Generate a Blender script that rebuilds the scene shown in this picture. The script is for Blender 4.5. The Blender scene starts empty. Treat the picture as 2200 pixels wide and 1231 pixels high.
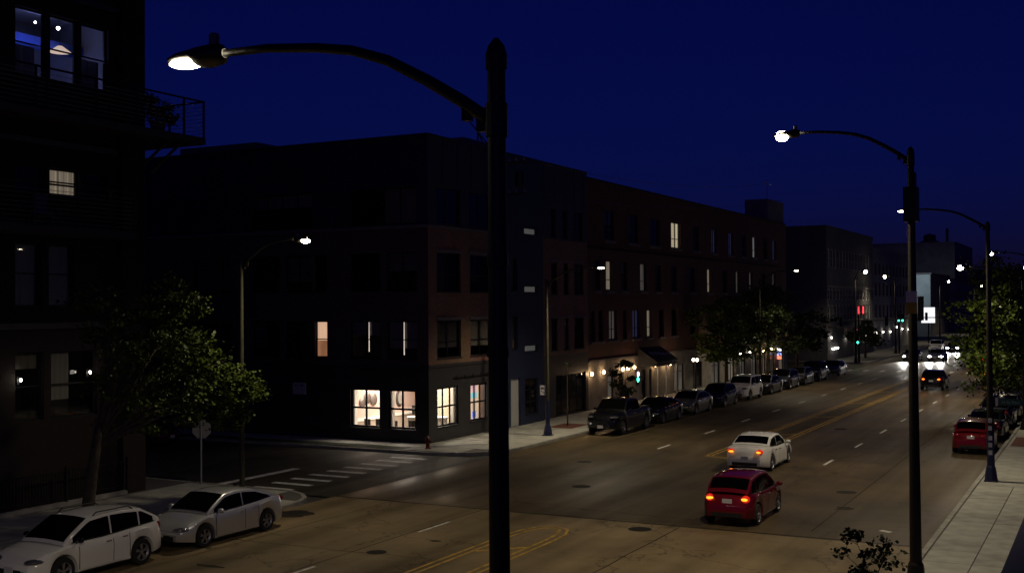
import bpy, bmesh, math, random
from mathutils import Vector, Matrix, Quaternion
random.seed(7)
SC = bpy.context.scene
COL = SC.collection
R = math.radians
PI = math.pi

# ------------------------------------------------------------------ camera
cam = bpy.data.cameras.new('camera'); camo = bpy.data.objects.new('camera', cam); COL.objects.link(camo)
cam.sensor_width = 36.0; cam.lens = 40.09; cam.clip_start = 0.1; cam.clip_end = 4000
yaw, pit, rol = R(27.8), R(0.98), R(-0.40)
fw = Vector((-math.sin(yaw)*math.cos(pit), math.cos(yaw)*math.cos(pit), math.sin(pit)))
rt = Vector((math.cos(yaw), math.sin(yaw), 0)); up = rt.cross(fw)
rt2 = rt*math.cos(rol) + up*math.sin(rol); up2 = -rt*math.sin(rol) + up*math.cos(rol)
m = Matrix((rt2, up2, -fw)).transposed().to_4x4(); m.translation = (0, 0, 7.1)
camo.matrix_world = m
SC.camera = camo

# ------------------------------------------------------------------ sky (deep blue dusk), exposure
SKY_ELEV, SKY_ROT, SKY_STR = 5.0, 152.0, 0.0165
w = bpy.data.worlds.new('World'); SC.world = w; w.use_nodes = True
nt = w.node_tree; nt.nodes.clear()
wo = nt.nodes.new('ShaderNodeOutputWorld'); bg = nt.nodes.new('ShaderNodeBackground')
sky = nt.nodes.new('ShaderNodeTexSky'); sky.sky_type = 'NISHITA'; sky.sun_disc = False
sky.sun_elevation = R(SKY_ELEV); sky.sun_rotation = R(SKY_ROT); sky.ozone_density = 6.0; sky.altitude = 180
tint = nt.nodes.new('ShaderNodeMixRGB'); tint.blend_type = 'MULTIPLY'; tint.inputs[0].default_value = 1.0
tint.inputs[2].default_value = (0.42, 0.165, 1.0, 1)
nt.links.new(sky.outputs[0], tint.inputs[1]); nt.links.new(tint.outputs[0], bg.inputs[0])
bg.inputs[1].default_value = SKY_STR
nt.links.new(bg.outputs[0], wo.inputs[0])
vs = SC.view_settings
vs.view_transform = 'Standard'; vs.look = 'None'; vs.exposure = 0.0; vs.gamma = 1.0; vs.use_curve_mapping = False
SC.cycles.max_bounces = 6; SC.cycles.diffuse_bounces = 2; SC.cycles.glossy_bounces = 3
SC.cycles.transparent_max_bounces = 12; SC.cycles.sample_clamp_indirect = 3.0
SC.cycles.use_light_tree = True

LAMP_COL = (1.0, 0.85, 0.58)
LAMP_W = 2100.0

# ------------------------------------------------------------------ materials
MATS = {}
def mat(name, base=(.5, .5, .5), rough=.6, metal=0., emit=None, estr=0., var=0., scale=4., bump=0., bscale=40., coat=0., spec=.5, trans=0.):
    if name in MATS: return MATS[name]
    M = bpy.data.materials.new(name); M.use_nodes = True; MATS[name] = M
    n = M.node_tree.nodes; l = M.node_tree.links; b = n['Principled BSDF']
    b.inputs['Base Color'].default_value = (*base, 1); b.inputs['Roughness'].default_value = rough
    b.inputs['Metallic'].default_value = metal; b.inputs['Specular IOR Level'].default_value = spec
    if coat: b.inputs['Coat Weight'].default_value = coat; b.inputs['Coat Roughness'].default_value = .06
    if emit: b.inputs['Emission Color'].default_value = (*emit, 1); b.inputs['Emission Strength'].default_value = estr
    if var or bump:
        tc = n.new('ShaderNodeTexCoord')
    if var:
        nz = n.new('ShaderNodeTexNoise'); nz.inputs['Scale'].default_value = scale; nz.inputs['Detail'].default_value = 6
        l.new(tc.outputs['Object'], nz.inputs['Vector'])
        cr = n.new('ShaderNodeValToRGB')
        lo = [max(0, c*(1-var)) for c in base]; hi = [min(1, c*(1+var)) for c in base]
        cr.color_ramp.elements[0].position = .3; cr.color_ramp.elements[1].position = .7
        cr.color_ramp.elements[0].color = (*lo, 1); cr.color_ramp.elements[1].color = (*hi, 1)
        l.new(nz.outputs['Fac'], cr.inputs[0]); l.new(cr.outputs[0], b.inputs['Base Color'])
    if bump:
        nb = n.new('ShaderNodeTexNoise'); nb.inputs['Scale'].default_value = bscale; nb.inputs['Detail'].default_value = 5
        l.new(tc.outputs['Object'], nb.inputs['Vector'])
        bp = n.new('ShaderNodeBump'); bp.inputs['Strength'].default_value = bump; bp.inputs['Distance'].default_value = .02
        l.new(nb.outputs['Fac'], bp.inputs['Height']); l.new(bp.outputs[0], b.inputs['Normal'])
    return M

def brick_mat(name, c1, c2, mortar, bw=.21, bh=.068):
    M = bpy.data.materials.new(name); M.use_nodes = True
    n = M.node_tree.nodes; l = M.node_tree.links; b = n['Principled BSDF']
    g = n.new('ShaderNodeNewGeometry'); sp = n.new('ShaderNodeSeparateXYZ'); ad = n.new('ShaderNodeMath'); cb = n.new('ShaderNodeCombineXYZ')
    l.new(g.outputs['Position'], sp.inputs[0]); l.new(sp.outputs[0], ad.inputs[0]); l.new(sp.outputs[1], ad.inputs[1])
    l.new(ad.outputs[0], cb.inputs[0]); l.new(sp.outputs[2], cb.inputs[1])
    br = n.new('ShaderNodeTexBrick'); l.new(cb.outputs[0], br.inputs['Vector'])
    br.inputs['Scale'].default_value = 1; br.inputs['Brick Width'].default_value = bw; br.inputs['Row Height'].default_value = bh
    br.inputs['Mortar Size'].default_value = .007; br.inputs['Color1'].default_value = (*c1, 1); br.inputs['Color2'].default_value = (*c2, 1)
    br.inputs['Mortar'].default_value = (*mortar, 1)
    nz = n.new('ShaderNodeTexNoise'); nz.inputs['Scale'].default_value = .8; nz.inputs['Detail'].default_value = 5
    l.new(g.outputs['Position'], nz.inputs['Vector'])
    mx = n.new('ShaderNodeMixRGB'); mx.blend_type = 'MULTIPLY'; mx.inputs[0].default_value = .6
    l.new(br.outputs['Color'], mx.inputs[1]); l.new(nz.outputs['Color'], mx.inputs[2])
    nz2 = n.new('ShaderNodeMixRGB'); nz2.blend_type = 'ADD'; nz2.inputs[0].default_value = .15
    l.new(mx.outputs[0], nz2.inputs[1]); l.new(br.outputs['Color'], nz2.inputs[2])
    l.new(nz2.outputs[0], b.inputs['Base Color']); b.inputs['Roughness'].default_value = .85
    bp = n.new('ShaderNodeBump'); bp.inputs['Strength'].default_value = .5; bp.inputs['Distance'].default_value = .01; bp.invert = True
    l.new(br.outputs['Fac'], bp.inputs['Height']); l.new(bp.outputs[0], b.inputs['Normal'])
    return M

def road_mat(name, base, rough, seed):
    # asphalt with worn wheel tracks along the street (Y) and patchy repairs
    M = bpy.data.materials.new(name); M.use_nodes = True
    n = M.node_tree.nodes; l = M.node_tree.links; b = n['Principled BSDF']
    g = n.new('ShaderNodeNewGeometry')
    mp = n.new('ShaderNodeMapping'); mp.inputs['Scale'].default_value = (.55, .025, 1); mp.inputs['Location'].default_value = (seed, seed*2, 0)
    l.new(g.outputs['Position'], mp.inputs[0])
    tr = n.new('ShaderNodeTexNoise'); tr.inputs['Scale'].default_value = 1; tr.inputs['Detail'].default_value = 3; l.new(mp.outputs[0], tr.inputs['Vector'])
    pa = n.new('ShaderNodeTexNoise'); pa.inputs['Scale'].default_value = .22; pa.inputs['Detail'].default_value = 6; pa.inputs['Roughness'].default_value = .65; l.new(g.outputs['Position'], pa.inputs['Vector'])
    fi = n.new('ShaderNodeTexNoise'); fi.inputs['Scale'].default_value = 30; fi.inputs['Detail'].default_value = 4; l.new(g.outputs['Position'], fi.inputs['Vector'])
    # cracks
    vo = n.new('ShaderNodeTexVoronoi'); vo.feature = 'DISTANCE_TO_EDGE'; vo.inputs['Scale'].default_value = .22
    wn = n.new('ShaderNodeTexNoise'); wn.inputs['Scale'].default_value = .7; wn.inputs['Detail'].default_value = 5; l.new(g.outputs['Position'], wn.inputs['Vector'])
    mxv = n.new('ShaderNodeMixRGB'); mxv.inputs[0].default_value = .5; l.new(g.outputs['Position'], mxv.inputs[1]); 
    vs_ = n.new('ShaderNodeVectorMath'); vs_.operation = 'SCALE'; vs_.inputs['Scale'].default_value = 3.0; l.new(wn.outputs['Color'], vs_.inputs[0])
    va = n.new('ShaderNodeVectorMath'); va.operation = 'ADD'; l.new(g.outputs['Position'], va.inputs[0]); l.new(vs_.outputs[0], va.inputs[1])
    l.new(va.outputs[0], vo.inputs['Vector'])
    ck = n.new('ShaderNodeMapRange'); ck.inputs[1].default_value = 0; ck.inputs[2].default_value = .012; ck.inputs[3].default_value = .45; ck.inputs[4].default_value = 1
    l.new(vo.outputs['Distance'], ck.inputs[0])
    def mul(a, bval):
        q = n.new('ShaderNodeMath'); q.operation = 'MULTIPLY'; l.new(a, q.inputs[0])
        if isinstance(bval, float): q.inputs[1].default_value = bval
        else: l.new(bval, q.inputs[1])
        return q.outputs[0]
    def rng(a, lo, hi, f0=.3, f1=.7):
        q = n.new('ShaderNodeMapRange'); q.inputs[1].default_value = f0; q.inputs[2].default_value = f1; q.inputs[3].default_value = lo; q.inputs[4].default_value = hi
        l.new(a, q.inputs[0]); return q.outputs[0]
    k = mul(mul(mul(rng(tr.outputs['Fac'], .62, 1.38), rng(pa.outputs['Fac'], .62, 1.38)), rng(fi.outputs['Fac'], .75, 1.25)), ck.outputs[0])
    vm = n.new('ShaderNodeVectorMath'); vm.operation = 'SCALE'; vm.inputs[0].default_value = base
    l.new(k, vm.inputs['Scale']); l.new(vm.outputs[0], b.inputs['Base Color'])
    l.new(rng(tr.outputs['Fac'], rough+.14, rough-.16), b.inputs['Roughness'])
    bp = n.new('ShaderNodeBump'); bp.inputs['Strength'].default_value = .35; bp.inputs['Distance'].default_value = .01
    l.new(fi.outputs['Fac'], bp.inputs['Height']); l.new(bp.outputs[0], b.inputs['Normal'])
    b.inputs['Specular IOR Level'].default_value = .12
    return M

def glass_mat(name, tint=(1, 1, 1)):
    M = bpy.data.materials.new(name); M.use_nodes = True
    n = M.node_tree.nodes; l = M.node_tree.links; n.clear()
    o = n.new('ShaderNodeOutputMaterial'); mx = n.new('ShaderNodeMixShader'); t = n.new('ShaderNodeBsdfTransparent'); gl = n.new('ShaderNodeBsdfGlossy')
    t.inputs[0].default_value = (*tint, 1); gl.inputs['Roughness'].default_value = .02
    fr = n.new('ShaderNodeFresnel'); fr.inputs[0].default_value = 1.45
    l.new(fr.outputs[0], mx.inputs[0]); l.new(t.outputs[0], mx.inputs[1]); l.new(gl.outputs[0], mx.inputs[2]); l.new(mx.outputs[0], o.inputs[0])
    return M

def curtain_mat(name, c, s, stripes=0., seed=0.):
    # lit blind or curtain seen from outside: it glows with the room's light, with soft folds
    M = bpy.data.materials.new(name); M.use_nodes = True
    n = M.node_tree.nodes; l = M.node_tree.links; b = n['Principled BSDF']
    b.inputs['Base Color'].default_value = (*[min(.6, x) for x in c], 1); b.inputs['Roughness'].default_value = .9
    b.inputs['Emission Color'].default_value = (*c, 1); b.inputs['Emission Strength'].default_value = s
    if stripes:
        tc = n.new('ShaderNodeTexCoord'); mp = n.new('ShaderNodeMapping'); mp.inputs['Scale'].default_value = (stripes, .1, .12); mp.inputs['Location'].default_value = (seed, 0, seed)
        l.new(tc.outputs['Object'], mp.inputs[0]); nz = n.new('ShaderNodeTexNoise'); nz.inputs['Scale'].default_value = 1.; nz.inputs['Detail'].default_value = 3
        l.new(mp.outputs[0], nz.inputs['Vector']); r = n.new('ShaderNodeMapRange'); r.inputs[1].default_value = .32; r.inputs[2].default_value = .68; r.inputs[3].default_value = s*.15; r.inputs[4].default_value = s*1.3
        l.new(nz.outputs['Fac'], r.inputs[0]); l.new(r.outputs[0], b.inputs['Emission Strength'])
    return M

M_ASPH = road_mat('asphalt', (.082, .060, .033), .50, 1.3)
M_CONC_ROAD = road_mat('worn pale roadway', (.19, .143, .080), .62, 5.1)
M_SIDE = road_mat('side street asphalt', (.045, .040, .032), .6, 9.)
M_GROUND = mat('ground soil', (.05, .045, .04), .9, var=.4, scale=.4)
M_PAVE = mat('concrete paving', (.36, .355, .31), .8, var=.22, scale=1.6, bump=.25, bscale=60)
M_PAVE2 = mat('concrete paving darker', (.30, .295, .26), .8, var=.3, scale=1.3, bump=.25, bscale=60)
M_JOINT = mat('paving joint', (.10, .095, .085), .9)
M_KERB = mat('kerb concrete', (.30, .29, .26), .8, var=.25, scale=2.)
M_YEL = mat('yellow road paint', (.42, .25, .035), .6, var=.6, scale=3.)
M_WHI = mat('white road paint', (.60, .59, .55), .6, var=.35, scale=4.)
M_WHI_WORN = mat('worn crosswalk paint', (.62, .62, .60), .65, var=.4, scale=3.)
M_MULCH = mat('reddish mulch', (.13, .045, .03), .95, var=.5, scale=14, bump=.8, bscale=30)
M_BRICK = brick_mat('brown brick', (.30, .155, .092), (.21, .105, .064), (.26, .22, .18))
M_BRICKR = brick_mat('red brick', (.17, .062, .034), (.12, .044, .026), (.12, .095, .08))
M_BRICK_SHADE = brick_mat('shaded brown brick', (.13, .075, .06), (.095, .055, .045), (.12, .105, .09))  # corner building's side and back brick, shade put into the colour
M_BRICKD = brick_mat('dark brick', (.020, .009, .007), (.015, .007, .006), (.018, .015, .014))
M_PANEL = mat('blue grey metal cladding', (.030, .034, .050), .55, var=.2, scale=.9)
M_NAVY = mat('navy cladding', (.014, .02, .055), .5, var=.25, scale=.8)
M_DARKP = mat('dark painted shopfront', (.036, .033, .036), .5, var=.2, scale=1.5)
M_STUC = mat('pale stucco', (.24, .215, .185), .85, var=.25, scale=1.5, bump=.2)
M_GREY = mat('grey facade', (.16, .15, .15), .8, var=.25, scale=.7)
M_TRIM = mat('pale stone trim', (.17, .155, .14), .8, var=.15, scale=3)
M_FRAME = mat('black window frame', (.012, .012, .014), .45)
M_WFRAME = mat('white window frame', (.55, .54, .52), .5)
M_DGLASS = mat('dark window glass', (.004, .005, .008), .06, spec=.6)
M_GLASS = glass_mat('clear glass')
M_BLIND = mat('grey roller blind', (.36, .37, .36), .9)
M_BLACK = mat('black metal', (.010, .010, .011), .45, metal=.2)
M_POLE = mat('dark bronze pole', (.016, .013, .011), .5, metal=.35, var=.3, scale=3.)
M_POLEG = mat('weathered olive pole', (.055, .052, .03), .6, metal=.2, var=.3, scale=3.)
M_NAVYP = mat('navy painted pole base', (.006, .011, .055), .5)
M_STEEL = mat('galvanised steel', (.35, .35, .36), .45, metal=.6, var=.2, scale=6)
M_LEAF = mat('leaves', (.062, .090, .012), .5, var=.6, scale=1.6, spec=.2)
M_LEAF2 = mat('dark leaves', (.040, .058, .016), .55, var=.5, scale=1.1, spec=.3)
M_BARK = mat('bark', (.05, .04, .03), .95, var=.4, scale=6, bump=.8, bscale=25)
M_TYRE = mat('tyre rubber', (.012, .012, .012), .85)
M_RIM = mat('alloy rim', (.42, .42, .43), .35, metal=.8)
M_CARGL = mat('car glass', (.002, .002, .002), .03, spec=.10)
M_TRIMB = mat('black plastic trim', (.010, .010, .010), .55)
M_CHROME = mat('chrome', (.7, .7, .7), .12, metal=1.)
M_HEADL = mat('headlamp lens', (.16, .165, .17), .15, metal=.6, coat=1)
M_TAIL = mat('tail lamp lens', (.22, .006, .006), .15, coat=1)
M_TAILON = mat('lit tail lamp', (.3, .01, .01), .2, emit=(1., .03, .01), estr=.55, coat=1)
M_BULB = mat('glowing tail bulb', (.6, .3, .05), .3, emit=(1., .34, .02), estr=2.2)
M_TAILDIM = mat('lit red tail lamp', (.5, .05, .02), .3, emit=(1., .03, .02), estr=1.6)
M_HEADON = mat('lit headlamp', (.8, .8, .8), .2, emit=(1., .97, .9), estr=60.)
M_PLATE = mat('number plate', (.50, .50, .52), .4)
M_LENS = mat('lit street lamp lens', (.9, .9, .9), .3, emit=(1., .88, .62), estr=45.)
M_LENSD = mat('dim lamp lens', (.6, .6, .5), .3, emit=(1., .9, .65), estr=1.2)
M_GLOBE = mat('lit globe', (.9, .9, .9), .3, emit=(1., .80, .52), estr=14.)
M_SCON = mat('lit sconce glass', (.9, .9, .9), .3, emit=(1., .66, .34), estr=22.)
M_SCONW = mat('lit white sconce glass', (.9, .9, .9), .3, emit=(1., .90, .70), estr=14.)
M_WHITESIGN = mat('backlit white sign face', (.8, .8, .8), .4, emit=(.95, .97, 1.), estr=1.15)
M_WALLIN = mat('pinkish interior wall', (.55, .40, .34), .8, var=.08, scale=1)
M_WHITEIN = mat('white interior paint', (.75, .72, .66), .6)
M_FLOORIN = mat('interior floor', (.22, .16, .11), .5, var=.2, scale=2)
M_DARKIN = mat('dark furniture', (.035, .03, .027), .5)
M_MIRROR = mat('smoky mirror glass', (.16, .13, .12), .25, metal=.3)
M_WHITE = mat('white paint', (.75, .75, .74), .5)
M_SIGNW = mat('white sign face', (.62, .62, .62), .5)
M_GREENS = mat('green sign face', (.012, .085, .06), .4)
M_YELS = mat('yellow label', (.42, .30, .03), .6)
M_REDH = mat('hydrant red', (.16, .02, .015), .4)
M_GRNL = mat('green signal lens', (.1, .6, .5), .3, emit=(.05, 1., .62), estr=7.)
M_REDL = mat('red lit sign', (.6, .05, .05), .3, emit=(1., .03, .05), estr=1.3)
M_CONCB = mat('concrete block', (.16, .15, .14), .9, var=.3, scale=1.)

def paint(name, c, rough=.28, metal=.0):
    return mat(name, c, .45 if metal < .4 else .34, metal, coat=1., spec=.06)

# ------------------------------------------------------------------ mesh builder
class MB:
    def __init__(s): s.v = []; s.f = []; s.mi = []; s.cur = 0
    def add(s, vs, fs):
        o = len(s.v); s.v += [tuple(x) for x in vs]
        for f in fs: s.f.append(tuple(i+o for i in f)); s.mi.append(s.cur)
    def box(s, x0, x1, y0, y1, z0, z1):
        s.add([(x0,y0,z0),(x1,y0,z0),(x1,y1,z0),(x0,y1,z0),(x0,y0,z1),(x1,y0,z1),(x1,y1,z1),(x0,y1,z1)],
              [(3,2,1,0),(4,5,6,7),(0,1,5,4),(1,2,6,5),(2,3,7,6),(3,0,4,7)]); return s
    def quad(s, a, b, c, d): s.add([a, b, c, d], [(0, 1, 2, 3)]); return s
    def tube(s, pts, r, n=8, cap=True):
        pts = [Vector(p) for p in pts]; rs = r if isinstance(r, (list, tuple)) else [r]*len(pts)
        vs = []; fs = []; ref = None
        for i, p in enumerate(pts):
            d = (pts[min(i+1, len(pts)-1)] - pts[max(i-1, 0)]).normalized()
            if ref is None or abs(d.dot(ref)) > .97:
                ref = Vector((0, 0, 1)) if abs(d.z) < .9 else Vector((1, 0, 0))
            a = d.cross(ref).normalized(); bb = d.cross(a); ref = ref
            for k in range(n):
                t = 2*PI*k/n; vs.append(p + (a*math.cos(t) + bb*math.sin(t))*rs[i])
        for i in range(len(pts)-1):
            for k in range(n): fs.append((i*n+k, i*n+(k+1) % n, (i+1)*n+(k+1) % n, (i+1)*n+k))
        if cap: fs.append(tuple(range(n))[::-1]); fs.append(tuple((len(pts)-1)*n+k for k in range(n)))
        s.add(vs, fs); return s
    def lathe(s, prof, n=16, at=(0, 0, 0), axis='z'):
        vs = []; fs = []
        for (r, z) in prof:
            for k in range(n):
                t = 2*PI*k/n; a, b = r*math.cos(t), r*math.sin(t)
                p = (a, b, z) if axis == 'z' else ((a, z, b) if axis == 'y' else (z, a, b))
                vs.append((p[0]+at[0], p[1]+at[1], p[2]+at[2]))
        for i in range(len(prof)-1):
            for k in range(n): fs.append((i*n+k, i*n+(k+1) % n, (i+1)*n+(k+1) % n, (i+1)*n+k))
        s.add(vs, fs); return s
    def ball(s, c, r, n=12, m_=8, sc=(1, 1, 1), rot=0.):
        prof = []; vs = []; fs = []; cr, sr = math.cos(rot), math.sin(rot)
        for i in range(m_+1):
            th = PI*i/m_
            for k in range(n):
                t = 2*PI*k/n
                x, y, z = r*math.sin(th)*math.cos(t)*sc[0], r*math.sin(th)*math.sin(t)*sc[1], -r*math.cos(th)*sc[2]
                vs.append((c[0]+x*cr-y*sr, c[1]+x*sr+y*cr, c[2]+z))
        for i in range(m_):
            for k in range(n): fs.append((i*n+k, i*n+(k+1) % n, (i+1)*n+(k+1) % n, (i+1)*n+k))
        s.add(vs, fs); return s
    def grid(s, rows, closed=False):
        nr = len(rows); nc = len(rows[0]); vs = [p for r in rows for p in r]; fs = []
        for i in range(nr-1):
            for j in range(nc if closed else nc-1):
                j2 = (j+1) % nc
                fs.append((i*nc+j, i*nc+j2, (i+1)*nc+j2, (i+1)*nc+j))
        s.add(vs, fs); return s
    def prism(s, poly, z0, z1):
        n = len(poly); s.add([(x, y, z0) for x, y in poly] + [(x, y, z1) for x, y in poly],
              [tuple(range(n))[::-1], tuple(range(n, 2*n))] + [(i, (i+1) % n, (i+1) % n+n, i+n) for i in range(n)]); return s
    def mesh(s, name, mats, smooth=False, weld=False):
        me = bpy.data.meshes.new(name); me.from_pydata(s.v, [], s.f)
        if not isinstance(mats, (list, tuple)): mats = [mats]
        for q in mats: me.materials.append(q)
        if len(mats) > 1: me.polygons.foreach_set('material_index', s.mi)
        if weld:
            bm = bmesh.new(); bm.from_mesh(me); bmesh.ops.remove_doubles(bm, verts=bm.verts, dist=1e-4)
            bmesh.ops.recalc_face_normals(bm, faces=bm.faces); bm.to_mesh(me); bm.free()
        if smooth is True: me.shade_smooth()
        elif smooth: me.shade_smooth(); me.set_sharp_from_angle(angle=R(smooth))
        me.update(); return me
    def build(s, name, mats, parent=None, loc=(0, 0, 0), smooth=False, weld=False):
        return link(name, s.mesh(name, mats, smooth, weld), parent, loc)

def link(name, data, parent=None, loc=(0, 0, 0), rot=None):
    o = bpy.data.objects.new(name, data); COL.objects.link(o); o.location = loc
    if rot: o.rotation_euler = rot
    if parent: o.parent = parent
    return o
def tag(o, label, cat, group=None, kind=None):
    o['label'] = label; o['category'] = cat
    if group: o['group'] = group
    if kind: o['kind'] = kind
    return o
def thing(name, label, cat, loc=(0, 0, 0), rz=0., group=None):
    o = link(name, None, None, loc, (0, 0, rz)); o.empty_display_size = .3
    return tag(o, label, cat, group)
def struct(name, mb, mats, smooth=False):
    o = mb.build(name, mats, smooth=smooth); o['kind'] = 'structure'; return o
def sub(L, root):  # world-coordinate offset for a part of an unrotated root
    return tuple(-x for x in root.location)
def spot(name, parent, loc, energy, col, size=150, blend=.5, radius=.12, direction=(0, 0, -1)):
    d = bpy.data.lights.new(name, 'SPOT'); d.energy = energy; d.color = col; d.spot_size = R(size); d.spot_blend = blend; d.shadow_soft_size = radius
    o = link(name, d, parent, loc); o.rotation_mode = 'QUATERNION'; o.rotation_quaternion = Vector(direction).to_track_quat('-Z', 'Y'); return o
def point(name, parent, loc, energy, col, radius=.08):
    d = bpy.data.lights.new(name, 'POINT'); d.energy = energy; d.color = col; d.shadow_soft_size = radius
    return link(name, d, parent, loc)

# ================================================================== GROUND, ROADS, PAVEMENTS
struct('ground', MB().quad((-420, -60, -.06), (260, -60, -.06), (260, 760, -.06), (-420, 760, -.06)), M_GROUND)
road = struct('road', MB().quad((-26.0, 34.9, 0), (-4.9, 34.9, 0), (-4.9, 420, 0), (-26.0, 420, 0)), M_ASPH)
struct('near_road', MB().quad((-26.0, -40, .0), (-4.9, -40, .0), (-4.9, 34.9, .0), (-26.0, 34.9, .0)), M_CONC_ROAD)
sideroad = struct('side_street', MB().quad((-160, 34.75, -.004), (-26.0, 34.75, -.004), (-26.0, 46.6, -.004), (-160, 46.6, -.004)), M_SIDE)
struct('cross_street', MB().quad((-160, 125, -.004), (-26.0, 125, -.004), (-26.0, 138, -.004), (-160, 138, -.004)), M_SIDE)

def arc(cx, cy, r, a0, a1, n=8): return [(cx+r*math.cos(R(a0+(a1-a0)*i/n)), cy+r*math.sin(R(a0+(a1-a0)*i/n))) for i in range(n+1)]
near_left = [(-26.0, -40), (-26.0, 32.4)] + arc(-28.4, 32.4, 2.4, 0, 90)[1:] + [(-160, 34.8), (-160, -40)]
far_left = [(-160, 46.6), (-29.5, 46.6)] + arc(-29.5, 50.1, 3.5, 270, 360)[1:] + [(-26.0, 121.5)] + arc(-28.4, 122.6, 2.4, 0, 90)[1:] + [(-160, 125)]
beyond_left = [(-160, 138), (-29, 138)] + arc(-29, 141, 3., 270, 360)[1:] + [(-26.0, 420), (-160, 420)]
right = [(-4.9, -40), (14, -40), (14, 420), (-4.9, 420)]
def inset_poly(p, d):  # shrink an axis-ish polygon a little
    n = len(p); out = []
    for i in range(n):
        a, b, c = Vector((*p[i-1], 0)), Vector((*p[i], 0)), Vector((*p[(i+1) % n], 0))
        e1 = (b-a).normalized(); e2 = (c-b).normalized(); n1 = Vector((-e1.y, e1.x, 0)); n2 = Vector((-e2.y, e2.x, 0))
        q = (n1+n2); q = q/max(.2, q.length)**2*2 if q.length > 1e-4 else n1
        out.append((b.x+q.x*d, b.y+q.y*d))
    return out
WALKS = {}
for nm, poly in (('near_pavement', near_left), ('corner_pavement', far_left), ('far_pavement', beyond_left), ('right_pavement', right)):
    WALKS[nm] = struct('pavement', MB().prism(inset_poly(poly, .16), -.05, .105), M_JOINT)
# kerb: stones laid along the street edges, each its own block
kerb = struct('kerb', MB().box(-26.16, -26.0, 126, 127, -.05, .02), M_KERB)
def kerb_run(pts, step=2.4):
    for a, b in zip(pts[:-1], pts[1:]):
        a = Vector((*a, 0)); b = Vector((*b, 0)); L = (b-a).length; n = max(1, round(L/step)); d = (b-a)/n; u = d.normalized(); nn = Vector((-u.y, u.x, 0))*.16
        for i in range(n):
            p = a+d*i+u*.006; q = a+d*(i+1)-u*.006
            MB().prism([(p.x, p.y), (q.x, q.y), (q.x+nn.x, q.y+nn.y), (p.x+nn.x, p.y+nn.y)], -.05, .125+random.uniform(-.004, .004)).build('kerb_stone', M_KERB, kerb)
kerb_run([(-26.0, 12), (-26.0, 32.4)] + arc(-28.4, 32.4, 2.4, 0, 90, 5)[1:] + [(-40, 34.8)])
kerb_run([(-46, 46.6), (-29.5, 46.6)] + arc(-29.5, 50.1, 3.5, 270, 360, 5)[1:] + [(-26.0, 121.5)])
kerb_run([(-29, 138)] + arc(-29, 141, 3., 270, 360, 3)[1:] + [(-26.0, 190)], 6)
kerb_run([(-4.9, 110), (-4.9, 12)], 2.4)
# paving slabs, each one a piece
slab_cache = {}
def slabs(parent, x0, x1, y0, y1, sx, sy, zt=.128, inside=None):
    nx = max(1, round((x1-x0)/sx)); ny = max(1, round((y1-y0)/sy)); dx = (x1-x0)/nx; dy = (y1-y0)/ny
    for i in range(nx):
        for j in range(ny):
            cx = x0+(i+.5)*dx; cy = y0+(j+.5)*dy
            if inside and not inside(cx, cy): continue
            alt = random.random() < .3
            key = (round(dx, 2), round(dy, 2), alt)
            if key not in slab_cache:
                g = .012; b = MB(); w_, h_ = dx/2-g, dy/2-g
                b.add([(-w_, -h_, -.06), (w_, -h_, -.06), (w_, h_, -.06), (-w_, h_, -.06), (-w_, -h_, -.006), (w_, -h_, -.006), (w_, h_, -.006), (-w_, h_, -.006),
                       (-w_+.008, -h_+.008, 0), (w_-.008, -h_+.008, 0), (w_-.008, h_-.008, 0), (-w_+.008, h_-.008, 0)],
                      [(0, 1, 5, 4), (1, 2, 6, 5), (2, 3, 7, 6), (3, 0, 4, 7), (4, 5, 9, 8), (5, 6, 10, 9), (6, 7, 11, 10), (7, 4, 8, 11), (8, 9, 10, 11)])
                slab_cache[key] = b.mesh('paving_slab', M_PAVE2 if alt else M_PAVE)
            o = link('paving_slab', slab_cache[key], parent, (cx, cy, zt+random.uniform(-.004, .004)), (random.uniform(-.002, .002), random.uniform(-.002, .002), 0))
slabs(WALKS['right_pavement'], -4.7, -.9, 12, 47, 1.27, 1.6)
slabs(WALKS['right_pavement'], -4.7, -.9, 47, 78, 1.9, 2.2)
def okfar(x, y):
    if x > -29.5 and y < 50.1 and (x+29.5)**2+(y-50.1)**2 > 2.9**2: return False
    return True
slabs(WALKS['corner_pavement'], -30.95, -26.2, 47.0, 86.0, 1.58, 1.6, inside=okfar)
slabs(WALKS['corner_pavement'], -30.95, -26.2, 86.0, 120.0, 2.37, 3.0)
slabs(WALKS['corner_pavement'], -48.0, -30.95, 47.9, 49.55, 1.65, 1.65)
def oknear(x, y): return not (x > -28.4 and y > 32.4 and (x+28.4)**2+(y-32.4)**2 > 1.8**2)
slabs(WALKS['near_pavement'], -32.9, -26.2, 20.0, 34.5, 1.66, 1.6, inside=oknear)
# grass strip by the side street and tree pits in the pavement
def patch(name, x0, x1, y0, y1, z, mt, n=10, amp=.03):
    rows = [[(x0+(x1-x0)*i/n, y0+(y1-y0)*j/n, z+random.uniform(0, amp)*(0 < i < n)*(0 < j < n)) for i in range(n+1)] for j in range(n+1)]
    return struct(name, MB().grid(rows), mt)
patch('grass_verge', -48, -31.5, 46.85, 47.85, .132, mat('dark turf', (.03, .04, .015), .95, var=.5, scale=8), 16, .03)
patch('tree_pit', -28.9, -27.3, 58.9, 61.4, .135, M_MULCH)
patch('tree_pit', -29.2, -27.6, 68.0, 70.6, .135, M_MULCH)
patch('tree_pit', -4.55, -3.1, 60.4, 64.6, .136, M_MULCH)
patch('tree_pit', -4.6, -3.3, 20.8, 23.2, .136, M_MULCH)
patch('tree_pit', -28.3, -26.9, 23.6, 25.6, .136, M_MULCH)

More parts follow.
